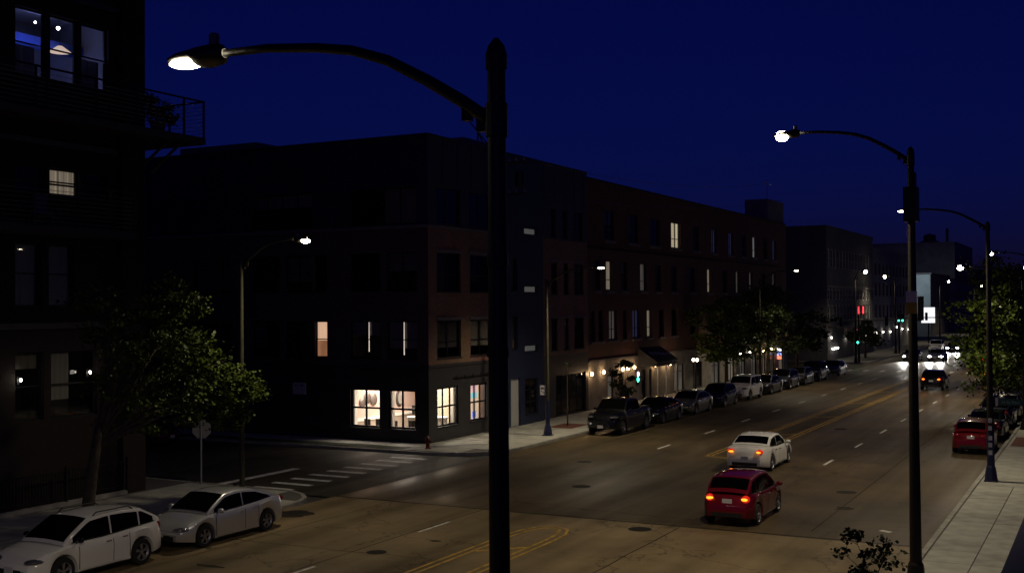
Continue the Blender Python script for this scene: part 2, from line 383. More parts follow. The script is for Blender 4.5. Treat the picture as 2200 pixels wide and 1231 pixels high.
# road markings (4 mm sheets)
def stripe(parent, name, mt, x0, y0, x1, y1, wd, z=.004):
    a = Vector((x0, y0, 0)); b = Vector((x1, y1, 0)); u = (b-a).normalized(); n_ = Vector((-u.y, u.x, 0))*wd/2
    return MB().quad(*[(p.x, p.y, z) for p in (a-n_, b-n_, b+n_, a+n_)]).build(name, mt, parent)
mark = struct('road_markings', MB().quad((-16.25, 24.0, .004), (-16.1, 24.0, .004), (-16.1, 26.0, .004), (-16.25, 26.0, .004)), M_YEL)
def dbl(pts, off=.13, w_=.095):
    for s_ in (-off, off):
        rows = []; n = len(pts)
        for i, p in enumerate(pts):
            a = Vector((*pts[max(i-1, 0)], 0)); b = Vector((*pts[min(i+1, n-1)], 0)); u = (b-a).normalized(); q = Vector((-u.y, u.x, 0)); c = Vector((*p, 0))+q*s_
            rows.append([(c.x-q.x*w_/2, c.y-q.y*w_/2, .0045), (c.x+q.x*w_/2, c.y+q.y*w_/2, .0045)])
        MB().grid(rows).build('yellow_line', M_YEL, mark)
nearisl = [(-16.75, 8), (-16.7, 31.2), (-16.62, 32.2), (-16.35, 32.9), (-15.95, 33.1), (-15.55, 32.9), (-15.3, 32.2), (-15.22, 31.2), (-15.2, 8)]
dbl(nearisl)
stripe(mark, 'hatch_line', M_YEL, -16.5, 28.9, -15.38, 30.0, .16)
stripe(mark, 'hatch_line', M_YEL, -16.6, 20.7, -15.35, 22.6, .14)
dbl([(-16.95, 52.0), (-16.95, 122.0)]); dbl([(-15.25, 52.0), (-15.25, 122.0)])
dbl([(-17.1, 51.9), (-15.1, 51.0)], .12)
for y in (61.6, 72.5, 83.5, 95): stripe(mark, 'hatch_line', M_YEL, -16.75, y-.5, -15.42, y+.8, .16)
for y in (142,): dbl([(-16.2, y), (-16.2, 300)], .13)
def dash(x, y): stripe(mark, 'lane_dash', M_WHI, x, y-.95, x, y+.95, .12)
for k in range(10): dash(-11.4, 51.9+k*6.9)
for k in range(9): dash(-20.03, 54.4+k*7.1 if k else 54.2)
dash(-19.5, 31.5); stripe(mark, 'arrow_mark', M_WHI, -6.56, 37.08, -6.22, 36.9, .2); dash(-19.5, 24.3)
for i in range(9):
    y = 35.4+i*1.22
    o = stripe(sideroad, 'crosswalk_bar', M_WHI_WORN, -30.35, y, -28.4, y, .36, .0045)
stripe(sideroad, 'stop_bar', M_WHI_WORN, -32.0, 35.1, -32.0, 40.2, .4, .0045)
for y0 in (124.4,):
    for i in range(12): stripe(road, 'crosswalk_bar', M_WHI, -25.+i*1.7, y0-1.2, -25.+i*1.7, y0+1.2, .4, .0045)
# manhole / drain by the corner
MB().lathe([(.0, .006), (.42, .006), (.44, .004)], 20, (-25.2, 31.6, .0)).build('drain_cover', mat('iron cover', (.02, .018, .016), .8, spec=.15, bump=.6, bscale=30), mark)
mat('tar patch', (.034, .028, .02), .85, var=.5, scale=3, spec=.1)

iron = MATS['iron cover']
for x, y, r_ in ((-13.4, 34.0, .38), (-18.6, 41.0, .38), (-21.4, 47.5, .36), (-9.0, 44.0, .38), (-13.8, 66.0, .38), (-19.0, 27.5, .3)):
    MB().lathe([(0, .008), (r_*.92, .008), (r_, .005)], 22, (x, y, 0)).build('manhole_cover', iron, mark)
M_SEAM = mat('tar seam', (.015, .013, .010), .8, spec=.1)
sr = random.Random(5)
def seam(x0, y0, x1, y1, wd, jit):
    n = 14; rows = []
    for i in range(n+1):
        t = i/n; x = x0+(x1-x0)*t+sr.uniform(-jit, jit); y = y0+(y1-y0)*t+sr.uniform(-jit, jit); w_ = wd*sr.uniform(.5, 1.2); L = math.hypot(x1-x0, y1-y0); nx, ny = -(y1-y0)/L, (x1-x0)/L
        rows.append([(x-nx*w_, y-ny*w_, .0032), (x+nx*w_, y+ny*w_, .0032)])
    MB().grid(rows).build('tar_seam', M_SEAM, mark)
for a in ((-26, 34.95, -4.95, 35.05, .05, .03), (-19.9, 12, -19.6, 34.8, .02, .03), (-23.6, 14, -23.5, 34.8, .018, .03), (-12.2, 14, -12.4, 34.8, .02, .04), (-25.9, 27.0, -17.2, 27.4, .02, .06), (-25.9, 20.3, -17.2, 20.0, .02, .06), (-15, 26.5, -5.1, 26.2, .02, .06), (-8.5, 36, -8.7, 90, .02, .05), (-23.4, 50, -23.5, 120, .02, .05), (-20.5, 43, -14, 47.5, .02, .15), (-12, 52, -9.6, 57, .018, .12), (-20.2, 37, -12.5, 36.2, .018, .15)): seam(*a)
def stain(cx, cy, rx, ry, seed):
    q = random.Random(seed); n = 22; ph = q.uniform(0, 6)
    pts = [(cx+rx*math.cos(2*PI*k/n)*(1+.25*math.sin(3*2*PI*k/n+ph)+q.uniform(-.12, .12)), cy+ry*math.sin(2*PI*k/n)*(1+.2*math.sin(2*2*PI*k/n+ph)+q.uniform(-.12, .12)), .0024) for k in range(n)]
    b = MB(); b.add(pts, [tuple(range(n))]); b.build('road_patch', MATS['tar patch'], mark)
for k, a in enumerate(((-25.1, 31.3, .8, .5), (-22.2, 24.0, .5, .14), (-18.3, 29.6, .2, .1), (-8.4, 40.5, .3, .4))): stain(*a, k)

# ================================================================== BUILDING HELPERS
def facade(mb, o, ang, W, z0, z1, ops, depth=.16):
    """wall sheet with real openings: o = (x, y) of its left end seen from outside, ang = direction of u; outward is u rotated -90 deg"""
    u = Vector((math.cos(ang), math.sin(ang), 0)); nrm = Vector((u.y, -u.x, 0)); O = Vector((o[0], o[1], 0))
    P = lambda a, z, d=0.: tuple(O + u*a - nrm*d + Vector((0, 0, z)))
    us = sorted(set([0, W] + [round(x, 4) for q in ops for x in q[:2]])); zs = sorted(set([z0, z1] + [round(x, 4) for q in ops for x in q[2:4]]))
    us = [x for x in us if 0 <= x <= W]; zs = [z for z in zs if z0 <= z <= z1]
    for i in range(len(us)-1):
        for j in range(len(zs)-1):
            cu = (us[i]+us[i+1])/2; cz = (zs[j]+zs[j+1])/2
            if any(q[0] < cu < q[1] and q[2] < cz < q[3] for q in ops): continue
            mb.quad(P(us[i], zs[j]), P(us[i+1], zs[j]), P(us[i+1], zs[j+1]), P(us[i], zs[j+1]))
    for (a, b, c, d) in [q[:4] for q in ops]:
        mb.quad(P(a, c), P(b, c), P(b, c, depth), P(a, c, depth)); mb.quad(P(a, d, depth), P(b, d, depth), P(b, d), P(a, d))
        mb.quad(P(a, c), P(a, c, depth), P(a, d, depth), P(a, d)); mb.quad(P(b, c, depth), P(b, c), P(b, d), P(b, d, depth))
    return P
WCACHE = {}
RB = random.Random(21)
M_BLINDS = [mat('beige blind', (.20, .18, .15), .9), mat('white blind', (.28, .28, .27), .9), mat('dark curtain', (.07, .06, .065), .9)]
def window(parent, o, ang, q, root, cols=1, rows=2, fm=None, pane=None, depth=.13, fr=.055, blind=None, blind_h=1., mull=.05, split=None, sill=True, blind_w=(0., 1.)):
    """a window of frame, glazing bars, pane and perhaps a blind, set into opening q of a facade"""
    fm = fm or M_FRAME
    if pane is None and blind is None and RB.random() < .55:
        pane = M_GLASS; blind = RB.choice(M_BLINDS); blind_h = RB.choice((.25, .4, .5, .75, 1.))
        if RB.random() < .3: blind_w = RB.choice(((0, .5), (.5, 1.), (0, .3)))
    pane = pane or M_DGLASS
    a, b, c, d = q[:4]; W = b-a; H = d-c
    key = (round(W, 2), round(H, 2), cols, rows, fm.name, fr, mull, split, sill)
    if key not in WCACHE:
        f = MB()
        f.box(0, fr, -.03, .05, 0, H); f.box(W-fr, W, -.03, .05, 0, H); f.box(fr, W-fr, -.03, .05, 0, fr); f.box(fr, W-fr, -.03, .05, H-fr, H)
        for i in range(1, cols): x = W*i/cols; f.box(x-mull/2, x+mull/2, -.02, .04, fr, H-fr)
        zz = [H*(j/rows) for j in range(1, rows)] if split is None else [H*split]
        for z in zz:
            xs = [0]+[W*i/cols for i in range(1, cols)]+[W]
            for i in range(len(xs)-1):
                x0 = xs[i]+(fr if i == 0 else mull/2); x1 = xs[i+1]-(fr if i == len(xs)-2 else mull/2); f.box(x0, x1, -.02, .04, z-mull/2, z+mull/2)
        if sill: f.box(-.04, W+.04, -.19, -.032, -.05, -.004)
        WCACHE[key] = f.mesh('window', fm)
    u = Vector((math.cos(ang), math.sin(ang), 0)); nrm = Vector((u.y, -u.x, 0))
    p = Vector((o[0], o[1], 0)) + u*a - nrm*depth + Vector((0, 0, c)) - root.location
    wd = link('window', WCACHE[key], parent, p, (0, 0, ang))
    pk = ('p', round(W, 2), round(H, 2), pane.name)
    if pk not in WCACHE: WCACHE[pk] = MB().quad((fr*.7, .012, fr*.7), (W-fr*.7, .012, fr*.7), (W-fr*.7, .012, H-fr*.7), (fr*.7, .012, H-fr*.7)).mesh('pane', pane)
    link('pane', WCACHE[pk], wd)
    if blind:
        n = 12; x0, x1 = W*blind_w[0]+fr*.5, W*blind_w[1]-fr*.5
        rws = [[(x0+(x1-x0)*i/n, .10+.015*math.sin(i*2.1), z) for i in range(n+1)] for z in (H-fr*.5, H-blind_h*(H-fr))]
        MB().grid(rws).build('blind', blind, wd)
    return wd
def box_part(name, root, x0, x1, y0, y1, z0, z1, mt):
    return MB().box(x0, x1, y0, y1, z0, z1).build(name, mt, root, sub(0, root))

M_LITWARM = curtain_mat('warm lit blind', (1., .62, .42), .55)
M_LITWARM2 = curtain_mat('warm dim lit blind', (1., .50, .30), .26, 2., 3.)
M_LITPALE = curtain_mat('pale lit curtain', (1., .84, .55), .42, 3., 1.)
M_LITGREY = curtain_mat('greyish lit curtain', (.85, .82, .80), .20, 5., 2.)
M_LITDIM = curtain_mat('dim lit curtain', (.9, .78, .62), .06, 6., 4.)
M_LITSTRIP = curtain_mat('dim strip window glow', (.9, .88, .8), .06)
M_LITBLUE = curtain_mat('bluish lit blind', (.34, .36, .9), .03)
M_LITCURT = curtain_mat('striped lit curtain', (1., .82, .58), .17, 9., 7.)
M_SLIT = mat('bright curtain gap', (.8, .8, .8), .5, emit=(1., .85, .7), estr=.8)

# ================================================================== CORNER BUILDING
cb = thing('corner_building', 'four storey corner building with lit ground floor shop windows and navy metal bay', 'building', (-31, 49.6, 0))
FX, FY = -31.0, 49.6
A90 = R(90)
# openings, main street facade: u = Y - 49.6
f_ops = []; f_kind = []
def fo(y0, y1, z0, z1, **k): f_ops.append((round(y0-FY, 3), round(y1-FY, 3), z0, z1)); f_kind.append(k)
for z0, z1 in ((4.4, 6.37), (7.87, 9.93)):
    fo(50.45, 52.9, z0, z1, cols=2, rows=2, sp=.45); fo(53.9, 56.3, z0, z1, cols=2, rows=2, sp=.45)
fo(50.45, 52.9, 11.4, 13.35, cols=2, rows=1); fo(53.8, 56.3, 11.4, 13.35, cols=2, rows=1)
fo(50.45, 52.6, .86, 2.88, cols=3, rows=2, shop=1); fo(53.88, 55.72, .84, 2.86, cols=3, rows=2, shop=1)
for z0, z1 in ((4.3, 6.3), (7.8, 9.82)):
    fo(64.05, 65.0, z0, z1, cols=1, rows=2); fo(65.9, 66.68, z0, z1, cols=1, rows=2); fo(67.5, 69.0, z0, z1, cols=2, rows=2)
fo(64.02, 64.75, 11.35, 13.2, cols=1, rows=2, lit=M_LITDIM, bh=.62); fo(65.7, 66.5, 11.35, 13.2, cols=1, rows=2, lit=M_LITPALE, bh=.6); fo(67.4, 68.9, 11.35, 13.2, cols=2, rows=2)
fo(64.6, 69.2, .15, 2.75, cols=4, rows=2)
lower = [(q, k) for q, k in zip(f_ops, f_kind) if q[3] < 4]; midl = [(q, k) for q, k in zip(f_ops, f_kind) if 4 <= q[2] < 11]; upl = [(q, k) for q, k in zip(f_ops, f_kind) if q[2] > 11]
L_ = 20.0
w1 = MB(); facade(w1, (FX, FY), A90, L_, 0.0, 4.0, [q for q, k in lower])
# side street facade: u = X + 53
SX = -53.0
s_ops = []
def so(x0, x1, z0, z1, **k): s_ops.append(((round(x0-SX, 3), round(x1-SX, 3), z0, z1), k))
for z0, z1 in ((4.42, 6.36), (7.95, 9.92)):
    for dx in (0, -6.7, -13.4):
        so(-35.9+dx, -33.95+dx, z0, z1, cols=2, rows=2); so(-33.55+dx, -31.7+dx, z0, z1, cols=2, rows=2)
    so(-38.22, -37.4, z0, z1, cols=1, rows=2, **({'lit': M_LITWARM, 'lit2': 1} if z0 < 5 else {})); so(-44.9, -44.1, z0, z1, cols=1, rows=2)
for dx in (0, -6.7, -13.4): so(-35.9+dx, -31.7+dx, 11.4, 13.3, cols=4, rows=1)
so(-35.9, -34.0, .78, 2.82, cols=2, rows=2, shop=1); so(-33.52, -31.8, .78, 2.82, cols=2, rows=2, shop=1)
slow = [(q, k) for q, k in s_ops if q[3] < 4]; smid = [(q, k) for q, k in s_ops if 4 <= q[2] < 11]; sup = [(q, k) for q, k in s_ops if q[2] > 11]
facade(w1, (SX, FY), 0, 22.0, 0.0, 4.0, [q for q, k in slow])
w1.build('shopfront_wall', M_DARKP, cb, sub(0, cb))
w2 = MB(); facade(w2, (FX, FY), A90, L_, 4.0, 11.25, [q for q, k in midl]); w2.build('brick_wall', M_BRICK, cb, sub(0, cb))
w2b = MB(); facade(w2b, (SX, FY), 0, 22.0, 4.0, 11.25, [q for q, k in smid]); w2b.build('brick_wall', M_BRICK_SHADE, cb, sub(0, cb))  # same brick as the street front, darkened in colour for the shaded side
w3 = MB(); facade(w3, (FX, FY), A90, L_, 11.25, 15.9, [q for q, k in upl]); facade(w3, (SX, FY), 0, 22.0, 11.25, 15.9, [q for q, k in sup])
w3.build('metal_clad_wall', M_PANEL, cb, sub(0, cb))
MB().quad((-53, 49.6, 15.6), (-31, 49.6, 15.6), (-31, 69.6, 15.6), (-53, 69.6, 15.6)).build('roof', M_GREY, cb, sub(0, cb))
cop = MB(); cop.box(-53.1, -30.94, 49.5, 49.72, 15.9, 16.0); cop.box(-31.16, -30.94, 49.72, 69.55, 15.9, 16.0)
cop.build('parapet_coping', M_PANEL, cb, sub(0, cb))
# stone bands
box_part('stone_band', cb, -53, -30.92, 49.50, 49.597, 11.15, 11.32, M_TRIM); box_part('stone_band', cb, -30.997, -30.92, 49.60, 57.6, 11.15, 11.32, M_TRIM)
box_part('stone_band', cb, -53, -30.93, 49.52, 49.597, 3.95, 4.1, M_DARKP); box_part('stone_band', cb, -30.997, -30.93, 49.60, 57.6, 3.95, 4.1, M_DARKP)
for q, k in zip(f_ops, f_kind):
    if q[2] > 4 and q[3] < 11 and not k.get('lit'):
        box_part('lintel', cb, -30.997, -30.95, FY+q[0]-.1, FY+q[1]+.1, q[3]+.002, q[3]+.16, M_TRIM)
# panel joints of the metal cladding
for i in range(1, 14): 
    if FY+i*1.5 < 57.6 or FY+i*1.5 > 62.6: box_part('cladding_seam', cb, -30.997, -30.975, FY+i*1.5-.02, FY+i*1.5+.02, 13.5, 15.88, M_PANEL)
for i in range(1, 15): box_part('cladding_seam', cb, -53+i*1.5-.02, -53+i*1.5+.02, 49.575, 49.597, 13.5, 15.88, M_PANEL)
for q, k in zip(f_ops, f_kind):
    sh = k.get('shop')
    window(cb, (FX, FY), A90, q, cb, k['cols'], k['rows'], pane=M_GLASS if sh else None, blind=k.get('lit'), blind_h=k.get('bh', 1.), split=k.get('sp'), fr=.09 if sh else .055, mull=.085 if sh else .05)
for q, k in s_ops:
    sh = k.get('shop')
    wd = window(cb, (SX, FY), 0, q, cb, k['cols'], k['rows'], pane=M_GLASS if (sh or k.get('lit')) else None, blind=k.get('lit'), fr=.10 if sh else .055, mull=.10 if sh else .05)
    if k.get('lit2'):
        MB().quad((.05, .06, .05), (.77, .06, .05), (.77, .06, .9), (.05, .06, .9)).build('shade', curtain_mat('tan lit shade', (.9, .42, .22), .36, 1.2, 2.), wd)
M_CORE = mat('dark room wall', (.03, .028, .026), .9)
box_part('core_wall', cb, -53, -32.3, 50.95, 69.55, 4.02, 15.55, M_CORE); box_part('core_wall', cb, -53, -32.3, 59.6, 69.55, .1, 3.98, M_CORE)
box_part('back_wall', cb, -53.1, -53.0, 49.65, 69.55, 0, 15.8, M_BRICK_SHADE)
# thin slits of light between curtains, second floor of the side facade
for x, z0, z1 in ((-34.75, 4.75, 6.3), (-32.55, 4.6, 6.3)):
    MB().quad((x-.03, 49.715, z0), (x+.025, 49.715, z0), (x+.02, 49.715, z1), (x-.02, 49.715, z1)).build('curtain_gap', M_SLIT, cb, sub(0, cb))
# navy bay, proud of the brick
nb_ops = [(59.9-57.7, 61.72-57.7, z, z+.42) for z in (4.36, 7.88, 11.33)] + [(58.35-57.7, 59.0-57.7, z, z+1.9) for z in (4.6, 8.0)] + [(59.9-57.7, 61.6-57.7, .7, 2.8)] + [(58.1-57.7, 59.3-57.7, .13, 2.9)]
nb = MB(); facade(nb, (-30.75, 57.7), A90, 4.7, 0, 15.95, nb_ops, .2)
nb.quad((-31.1, 57.7, 0), (-30.75, 57.7, 0), (-30.75, 57.7, 15.95), (-31.1, 57.7, 15.95)); nb.quad((-30.75, 62.4, 0), (-31.1, 62.4, 0), (-31.1, 62.4, 15.95), (-30.75, 62.4, 15.95))
nb.quad((-31.1, 57.7, 15.95), (-30.75, 57.7, 15.95), (-30.75, 62.4, 15.95), (-31.1, 62.4, 15.95))
nb.build('navy_bay', M_NAVY, cb, sub(0, cb))
for q in nb_ops[:3]: window(cb, (-30.75, 57.7), A90, q, cb, 1, 1, pane=M_GLASS, blind=M_LITSTRIP, sill=False)
for q in nb_ops[3:5]: window(cb, (-30.75, 57.7), A90, q, cb, 1, 2)
window(cb, (-30.75, 57.7), A90, nb_ops[5], cb, 2, 3, blind=M_BLIND, blind_w=(0., 1.))
box_part('door', cb, -30.93, -30.88, 58.12, 59.28, .13, 2.88, mat('pale grey door', (.42, .42, .42), .5))
# projecting sign letters above the shop: unlit bracket bar
box_part('sign_bar', cb, -30.95, -30.9, 52.0, 55.9, 3.28, 3.34, M_BLACK)
for y in (52.3, 53.2, 54.1, 55.0, 55.7): box_part('sign_fixing', cb, -30.995, -30.952, y, y+.03, 3.2, 3.42, M_BLACK)
# rooftop frame
rf = MB(); rf.tube([(-33, 60.2, 15.6), (-33, 58.4, 17.4)], .05, 6); rf.tube([(-33, 58.4, 17.4), (-33, 58.4, 15.6)], .05, 6); rf.tube([(-33, 60.0, 15.7), (-33, 58.4, 16.0)], .04, 6)
rf.build('roof_frame', M_BLACK, cb, sub(0, cb))
box_part('stair_housing', cb, -34, -32, 55.0, 58.5, 15.6, 16.55, M_GREY); box_part('roof_curb', cb, -48.2, -42.5, 49.9, 54, 15.6, 16.4, M_GREY)

# shop interior (a real room behind the glass)
rm = MB(); x0, x1, y0, y1, z0, z1 = -36.6, -31.2, 49.85, 58.6, .14, 3.5
rm.quad((x0, y1, z0), (x1, y1, z0), (x1, y1, z1), (x0, y1, z1)); rm.quad((x0, y0, z0), (x0, y1, z0), (x0, y1, z1), (x0, y0, z1))
rm.build('room_wall', M_WALLIN, cb, sub(0, cb))
MB().quad((x0, y0, z0), (x1, y0, z0), (x1, y1, z0), (x0, y1, z0)).build('room_floor', M_FLOORIN, cb, sub(0, cb))
MB().quad((x0, y0, z1), (x0, y1, z1), (x1, y1, z1), (x1, y0, z1)).build('room_ceiling', M_WHITEIN, cb, sub(0, cb))
for a_ in (-35.88, -33.5): box_part('window_jamb', cb, a_, a_+.15, 49.78, 50.02, .78, 2.82, M_WHITEIN)
box_part('wainscot', cb, x0+.003, x0+.05, y0+.3, y1-.01, z0, .86, mat('tan wainscot', (.40, .33, .27), .7))
box_part('chair_rail', cb, x0+.003, x0+.11, y0+.3, y1-.01, .861, 1.0, M_WHITEIN)
box_part('room_pillar', cb, -31.9, -31.6, 53.05, 53.6, z0, z1, M_WHITEIN)
MB().grid([[(-34.6+.11*k, 55.6+.07*math.sin(k*1.3), z) for k in range(30)] for z in (.15, 3.2)]).build('curtain', mat('cream curtain', (.46, .42, .32), .8), cb, sub(0, cb), True)
al = bpy.data.lights.new('room_light', 'AREA'); al.shape = 'RECTANGLE'; al.size = 4.5; al.size_y = 4.; al.energy = 640; al.color = (1., .87, .72)
link('room_light', al, cb, Vector((-34.3, 53.2, 3.42))-cb.location)
for i, (y, z, rx, rz) in enumerate(((51.68, 1.86, .33, .27), (52.12, 2.06, .36, .31), (52.72, 1.95, .33, .34))):
    o = MB().lathe([(0, .03), (.95, .03), (1, .015), (1, 0), (0, 0)], 20, axis='x').build('wall_disc', M_MIRROR, None, (-36.58+.012*i, y, z), True); o.scale = (1, rx, rz)
    tag(o, ['leftmost dark oval disc on the pink shop wall', 'middle dark oval disc of the three on the pink shop wall', 'rightmost dark oval disc of the three on the pink shop wall'][i], 'wall decoration', 'dark discs on the shop wall')
o = MB().lathe([(0, .05), (.95, .05), (1, .02), (1, 0), (0, 0)], 22, axis='x').build('wall_mirror', M_DARKIN, None, (-36.58, 55.3, 1.85), True); o.scale = (1, .36, .52)
MB().lathe([(0, .052), (.7, .052), (.72, .05)], 22, (0, .25, 0), 'x').build('mirror_glass', mat('bright mirror', (.7, .68, .62), .15, .6), o)
tag(o, 'tall oval mirror in black frame behind second shop window', 'mirror')
ct = thing('reception_counter', 'white reception counter slanting across the lit shop room', 'counter', (-33.0, 52.6, .14), R(14))
MB().box(-1.0, 1.1, -.25, .25, 0, .95).build('counter_front', M_WHITEIN, ct); MB().box(-1.06, 1.16, -.32, .3, .951, 1.0).build('counter_top', M_WHITE, ct)
def chair(x, y, rz, label):
    c = thing('chair', label, 'chair', (x, y, .14), rz, 'dark chairs in the shop')
    b = MB(); b.box(-.25, .25, -.24, .24, .42, .5); b.build('seat', M_DARKIN, c)
    rows = [[(-.24+.06*math.sin(j*PI/6)*0+.48*j/6, .22+.08*(1-abs(j-3)/3), z) for j in range(7)] for z in (.5, .7, .95)]
    MB().grid(rows).build('backrest', M_DARKIN, c)
    for sx in (-.21, .21):
        for sy in (-.2, .2): MB().tube([(sx, sy, 0), (sx*.9, sy*.9, .42)], .016, 6).build('leg', M_STEEL, c)
chair(-32.95, 51.2, R(200), 'dark chair nearest the corner in the lit shop')
chair(-33.6, 50.8, R(150), 'dark chair at left edge of the second shop window')
chair(-35.0, 51.2, R(180), 'dark chair in middle of the first shop window')
chair(-35.6, 51.0, R(170), 'dark chair left in the first shop window')
tv = thing('screen', 'dark flat screen standing on the shop counter', 'screen', (-33.3, 52.5, 1.142), R(25))
MB().box(-.5, .5, -.03, .03, .12, .62).build('panel', M_DARKIN, tv); MB().box(-.04, .04, -.03, .03, .02, .12).build('stand', M_DARKIN, tv); MB().box(-.2, .2, -.1, .1, 0, .02).build('foot', M_DARKIN, tv)
for i, (x, y, z, lb) in enumerate(((-32.35, 50.6, 2.78, 'left globe pendant in second shop window'), (-32.05, 50.75, 2.62, 'right globe pendant in second shop window'), (-31.8, 51.7, 2.80, 'left globe pendant in first street window'), (-31.8, 52.3, 2.80, 'right globe pendant in first street window'))):
    p = thing('pendant_lamp', lb, 'lamp', (x, y, z), 0, 'globe pendants in the shop')
    MB().ball((0, 0, 0), .10, 12, 8).build('globe', M_GLOBE, p, smooth=True); MB().tube([(0, 0, .1), (0, 0, 3.5-z)], .008, 5).build('cord', M_BLACK, p)
# hanging banner in the last street window
bn = thing('window_banner', 'pink and blue hanging banner behind the street window', 'banner', (-31.32, 54.8, .9))
for nm, z0, z1, c in (('banner_panel', 1.45, 1.95, (1., .62, .70)), ('banner_band', 1.14, 1.45, (.25, .78, .95)), ('banner_panel', .35, 1.14, (1., .72, .52)), ('banner_badge', .0, .35, (1., .75, .85))):
    MB().quad((0, -.33, z0), (0, .33, z0), (0, .33, z1), (0, -.33, z1)).build(nm, mat('banner '+str(c), c, .7, emit=c, estr=.45), bn)
MB().quad((.012, -.2, .08), (.012, .18, .08), (.012, .18, .42), (.012, -.2, .42)).build('banner_logo', mat('banner blue', (.03, .2, .8), .7, emit=(.05, .25, 1.), estr=.6), bn)

# sign on the side wall
sg = thing('wall_sign', 'small pale square sign high on the dark side wall', 'sign', (-39.2, 49.5, 2.4))
MB().box(-.42, .42, -.05, .05, 0, .62).build('sign_board', mat('pale sign paint', (.55, .55, .56), .6, var=.15, scale=3), sg)
for dx, dz, w_ in ((-.22, .47, .1), (.2, .48, .12)): MB().box(dx-w_/2, dx+w_/2, -.056, -.051, dz-.05, dz+.05).build('sign_mark', M_DARKIN, sg)

# ================================================================== BRICK BUILDING ALONG THE STREET
bb = thing('brick_building', 'long reddish brown brick building with wall lamps and black awning', 'building', (-31.05, 69.65, 0))
BY = 69.65; BX = -31.05; BL = 52.4
b_ops = []
def bo(y0, y1, z0, z1, **k): b_ops.append(((round(y0-BY, 3), round(y1-BY, 3), z0, z1), k))
# fourth floor
lit4 = {0: 0}
ys4 = [(72.6, 74.4, {}), (77.0, 79.0, {}), (81.5, 83.5, {}), (86.1, 88.35, dict(lit=M_LITPALE, two=1)), (91.5, 93.0, {}), (96.4, 97.9, dict(lit=M_LITBLUE)), (101.4, 102.9, dict(lit=M_LITBLUE, bh=1.)), (105.5, 107, {}), (109.2, 110.6, dict(lit=M_LITGREY)), (113, 114.5, {}), (116.5, 118.1, dict(lit=M_LITBLUE))]
for y0, y1, k in ys4: bo(y0, y1, 11.65, 13.7, **k)
ys3 = [(70.9, 71.8, {}), (72.85, 74.05, dict(lit=M_LITCURT)), (75.6, 76.7, {}), (79.3, 80.6, dict(lit=M_LITDIM)), (82.5, 83.7, {}), (86, 87.3, {}), (90.5, 91.8, {}), (95.1, 96.3, dict(lit=M_LITCURT, dim=1)), (99.5, 100.8, {}), (103.6, 104.8, dict(lit=M_LITDIM)), (108, 109.2, dict(lit=M_LITDIM)), (112.5, 113.7, {}), (116.5, 117.7, dict(lit=M_LITDIM))]
for y0, y1, k in ys3: bo(y0, y1, 8.15, 10.2, **k)
ys2 = [(70.1, 70.95, {}), (71.5, 72.3, {}), (73.3, 74.8, dict(lit=M_LITDIM)), (75.9, 76.6, {}), (77.7, 79.2, dict(lit=M_LITBLUE)), (80.6, 81.7, dict(lit=M_LITCURT)), (83.2, 84.2, {}), (86, 87.3, {}), (90.5, 91.8, {}), (95, 96.3, {}), (99.5, 100.8, {}), (104, 105.3, {}), (108.5, 109.8, {}), (113, 114.3, {}), (117.5, 118.8, {})]
for y0, y1, k in ys2: bo(y0, y1, 4.7, 6.75, **k)
gl = [(73.0, 74.2), (75.0, 76.0), (79.4, 80.4), (81.0, 81.5), (86.5, 89.0), (91.0, 93.5), (96.0, 98.5), (101, 103), (104.6, 106.6), (108.4, 110.4), (112.2, 113.6), (115.4, 117), (118.6, 120.6)]
for i, (y0, y1) in enumerate(gl): bo(y0, y1, .16, 2.3, ground=1, idx=i)
up_ = [(q, k) for q, k in b_ops if q[2] > 3.6]; lo_ = [(q, k) for q, k in b_ops if q[2] < 3.6]
wu = MB(); facade(wu, (BX, BY), A90, BL, 3.35, 15.6, [q for q, k in up_])
wu.quad((BX, BY+BL, 0), (BX-22, BY+BL, 0), (BX-22, BY+BL, 15.6), (BX, BY+BL, 15.6)); wu.build('brick_wall', M_BRICKR, bb, sub(0, bb))
wl = MB(); facade(wl, (BX, BY), A90, BL, 0, 3.35, [q for q, k in lo_]); wl.build('stucco_wall', M_STUC, bb, sub(0, bb))
MB().quad((BX-22, BY, 15.3), (BX, BY, 15.3), (BX, BY+BL, 15.3), (BX-22, BY+BL, 15.3)).build('roof', M_GREY, bb, sub(0, bb))
box_part('parapet_coping', bb, BX-.2, BX+.05, BY, BY+BL, 15.6, 15.7, M_BRICKD)
box_part('stone_band', bb, BX+.002, BX+.06, BY+.02, BY+BL-.02, 3.28, 3.42, M_TRIM)
box_part('stone_band', bb, BX+.002, BX+.05, BY+.02, BY+BL-.02, 10.95, 11.1, M_BRICKD)
for q, k in b_ops:
    if k.get('ground'):
        lit = M_LITDIM if k['idx'] in (0, 4, 6, 8, 9, 11) else None
        if k['idx'] in (7, 10, 12): lit = M_LITCURT
        window(bb, (BX, BY), A90, q, bb, 2 if q[1]-q[0] > 1.2 else 1, 2, pane=M_GLASS if lit else None, blind=lit, split=.75)
    else:
        cols = 2 if q[1]-q[0] > 1.45 else 1
        window(bb, (BX, BY), A90, q, bb, cols, 2, pane=M_GLASS if k.get('lit') else None, blind=k.get('lit'), split=.36, fr=.06)
        box_part('sill', bb, BX+.002, BX+.12, BY+q[0]-.1, BY+q[1]+.1, q[2]-.22, q[2]-.06, M_TRIM)
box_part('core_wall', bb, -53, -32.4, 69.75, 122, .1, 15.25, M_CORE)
ph = MB(); ph.box(-33.6, -31.2, 115.5, 121.8, 15.3, 17.9); ph.build('lift_housing', M_GREY, bb, sub(0, bb))
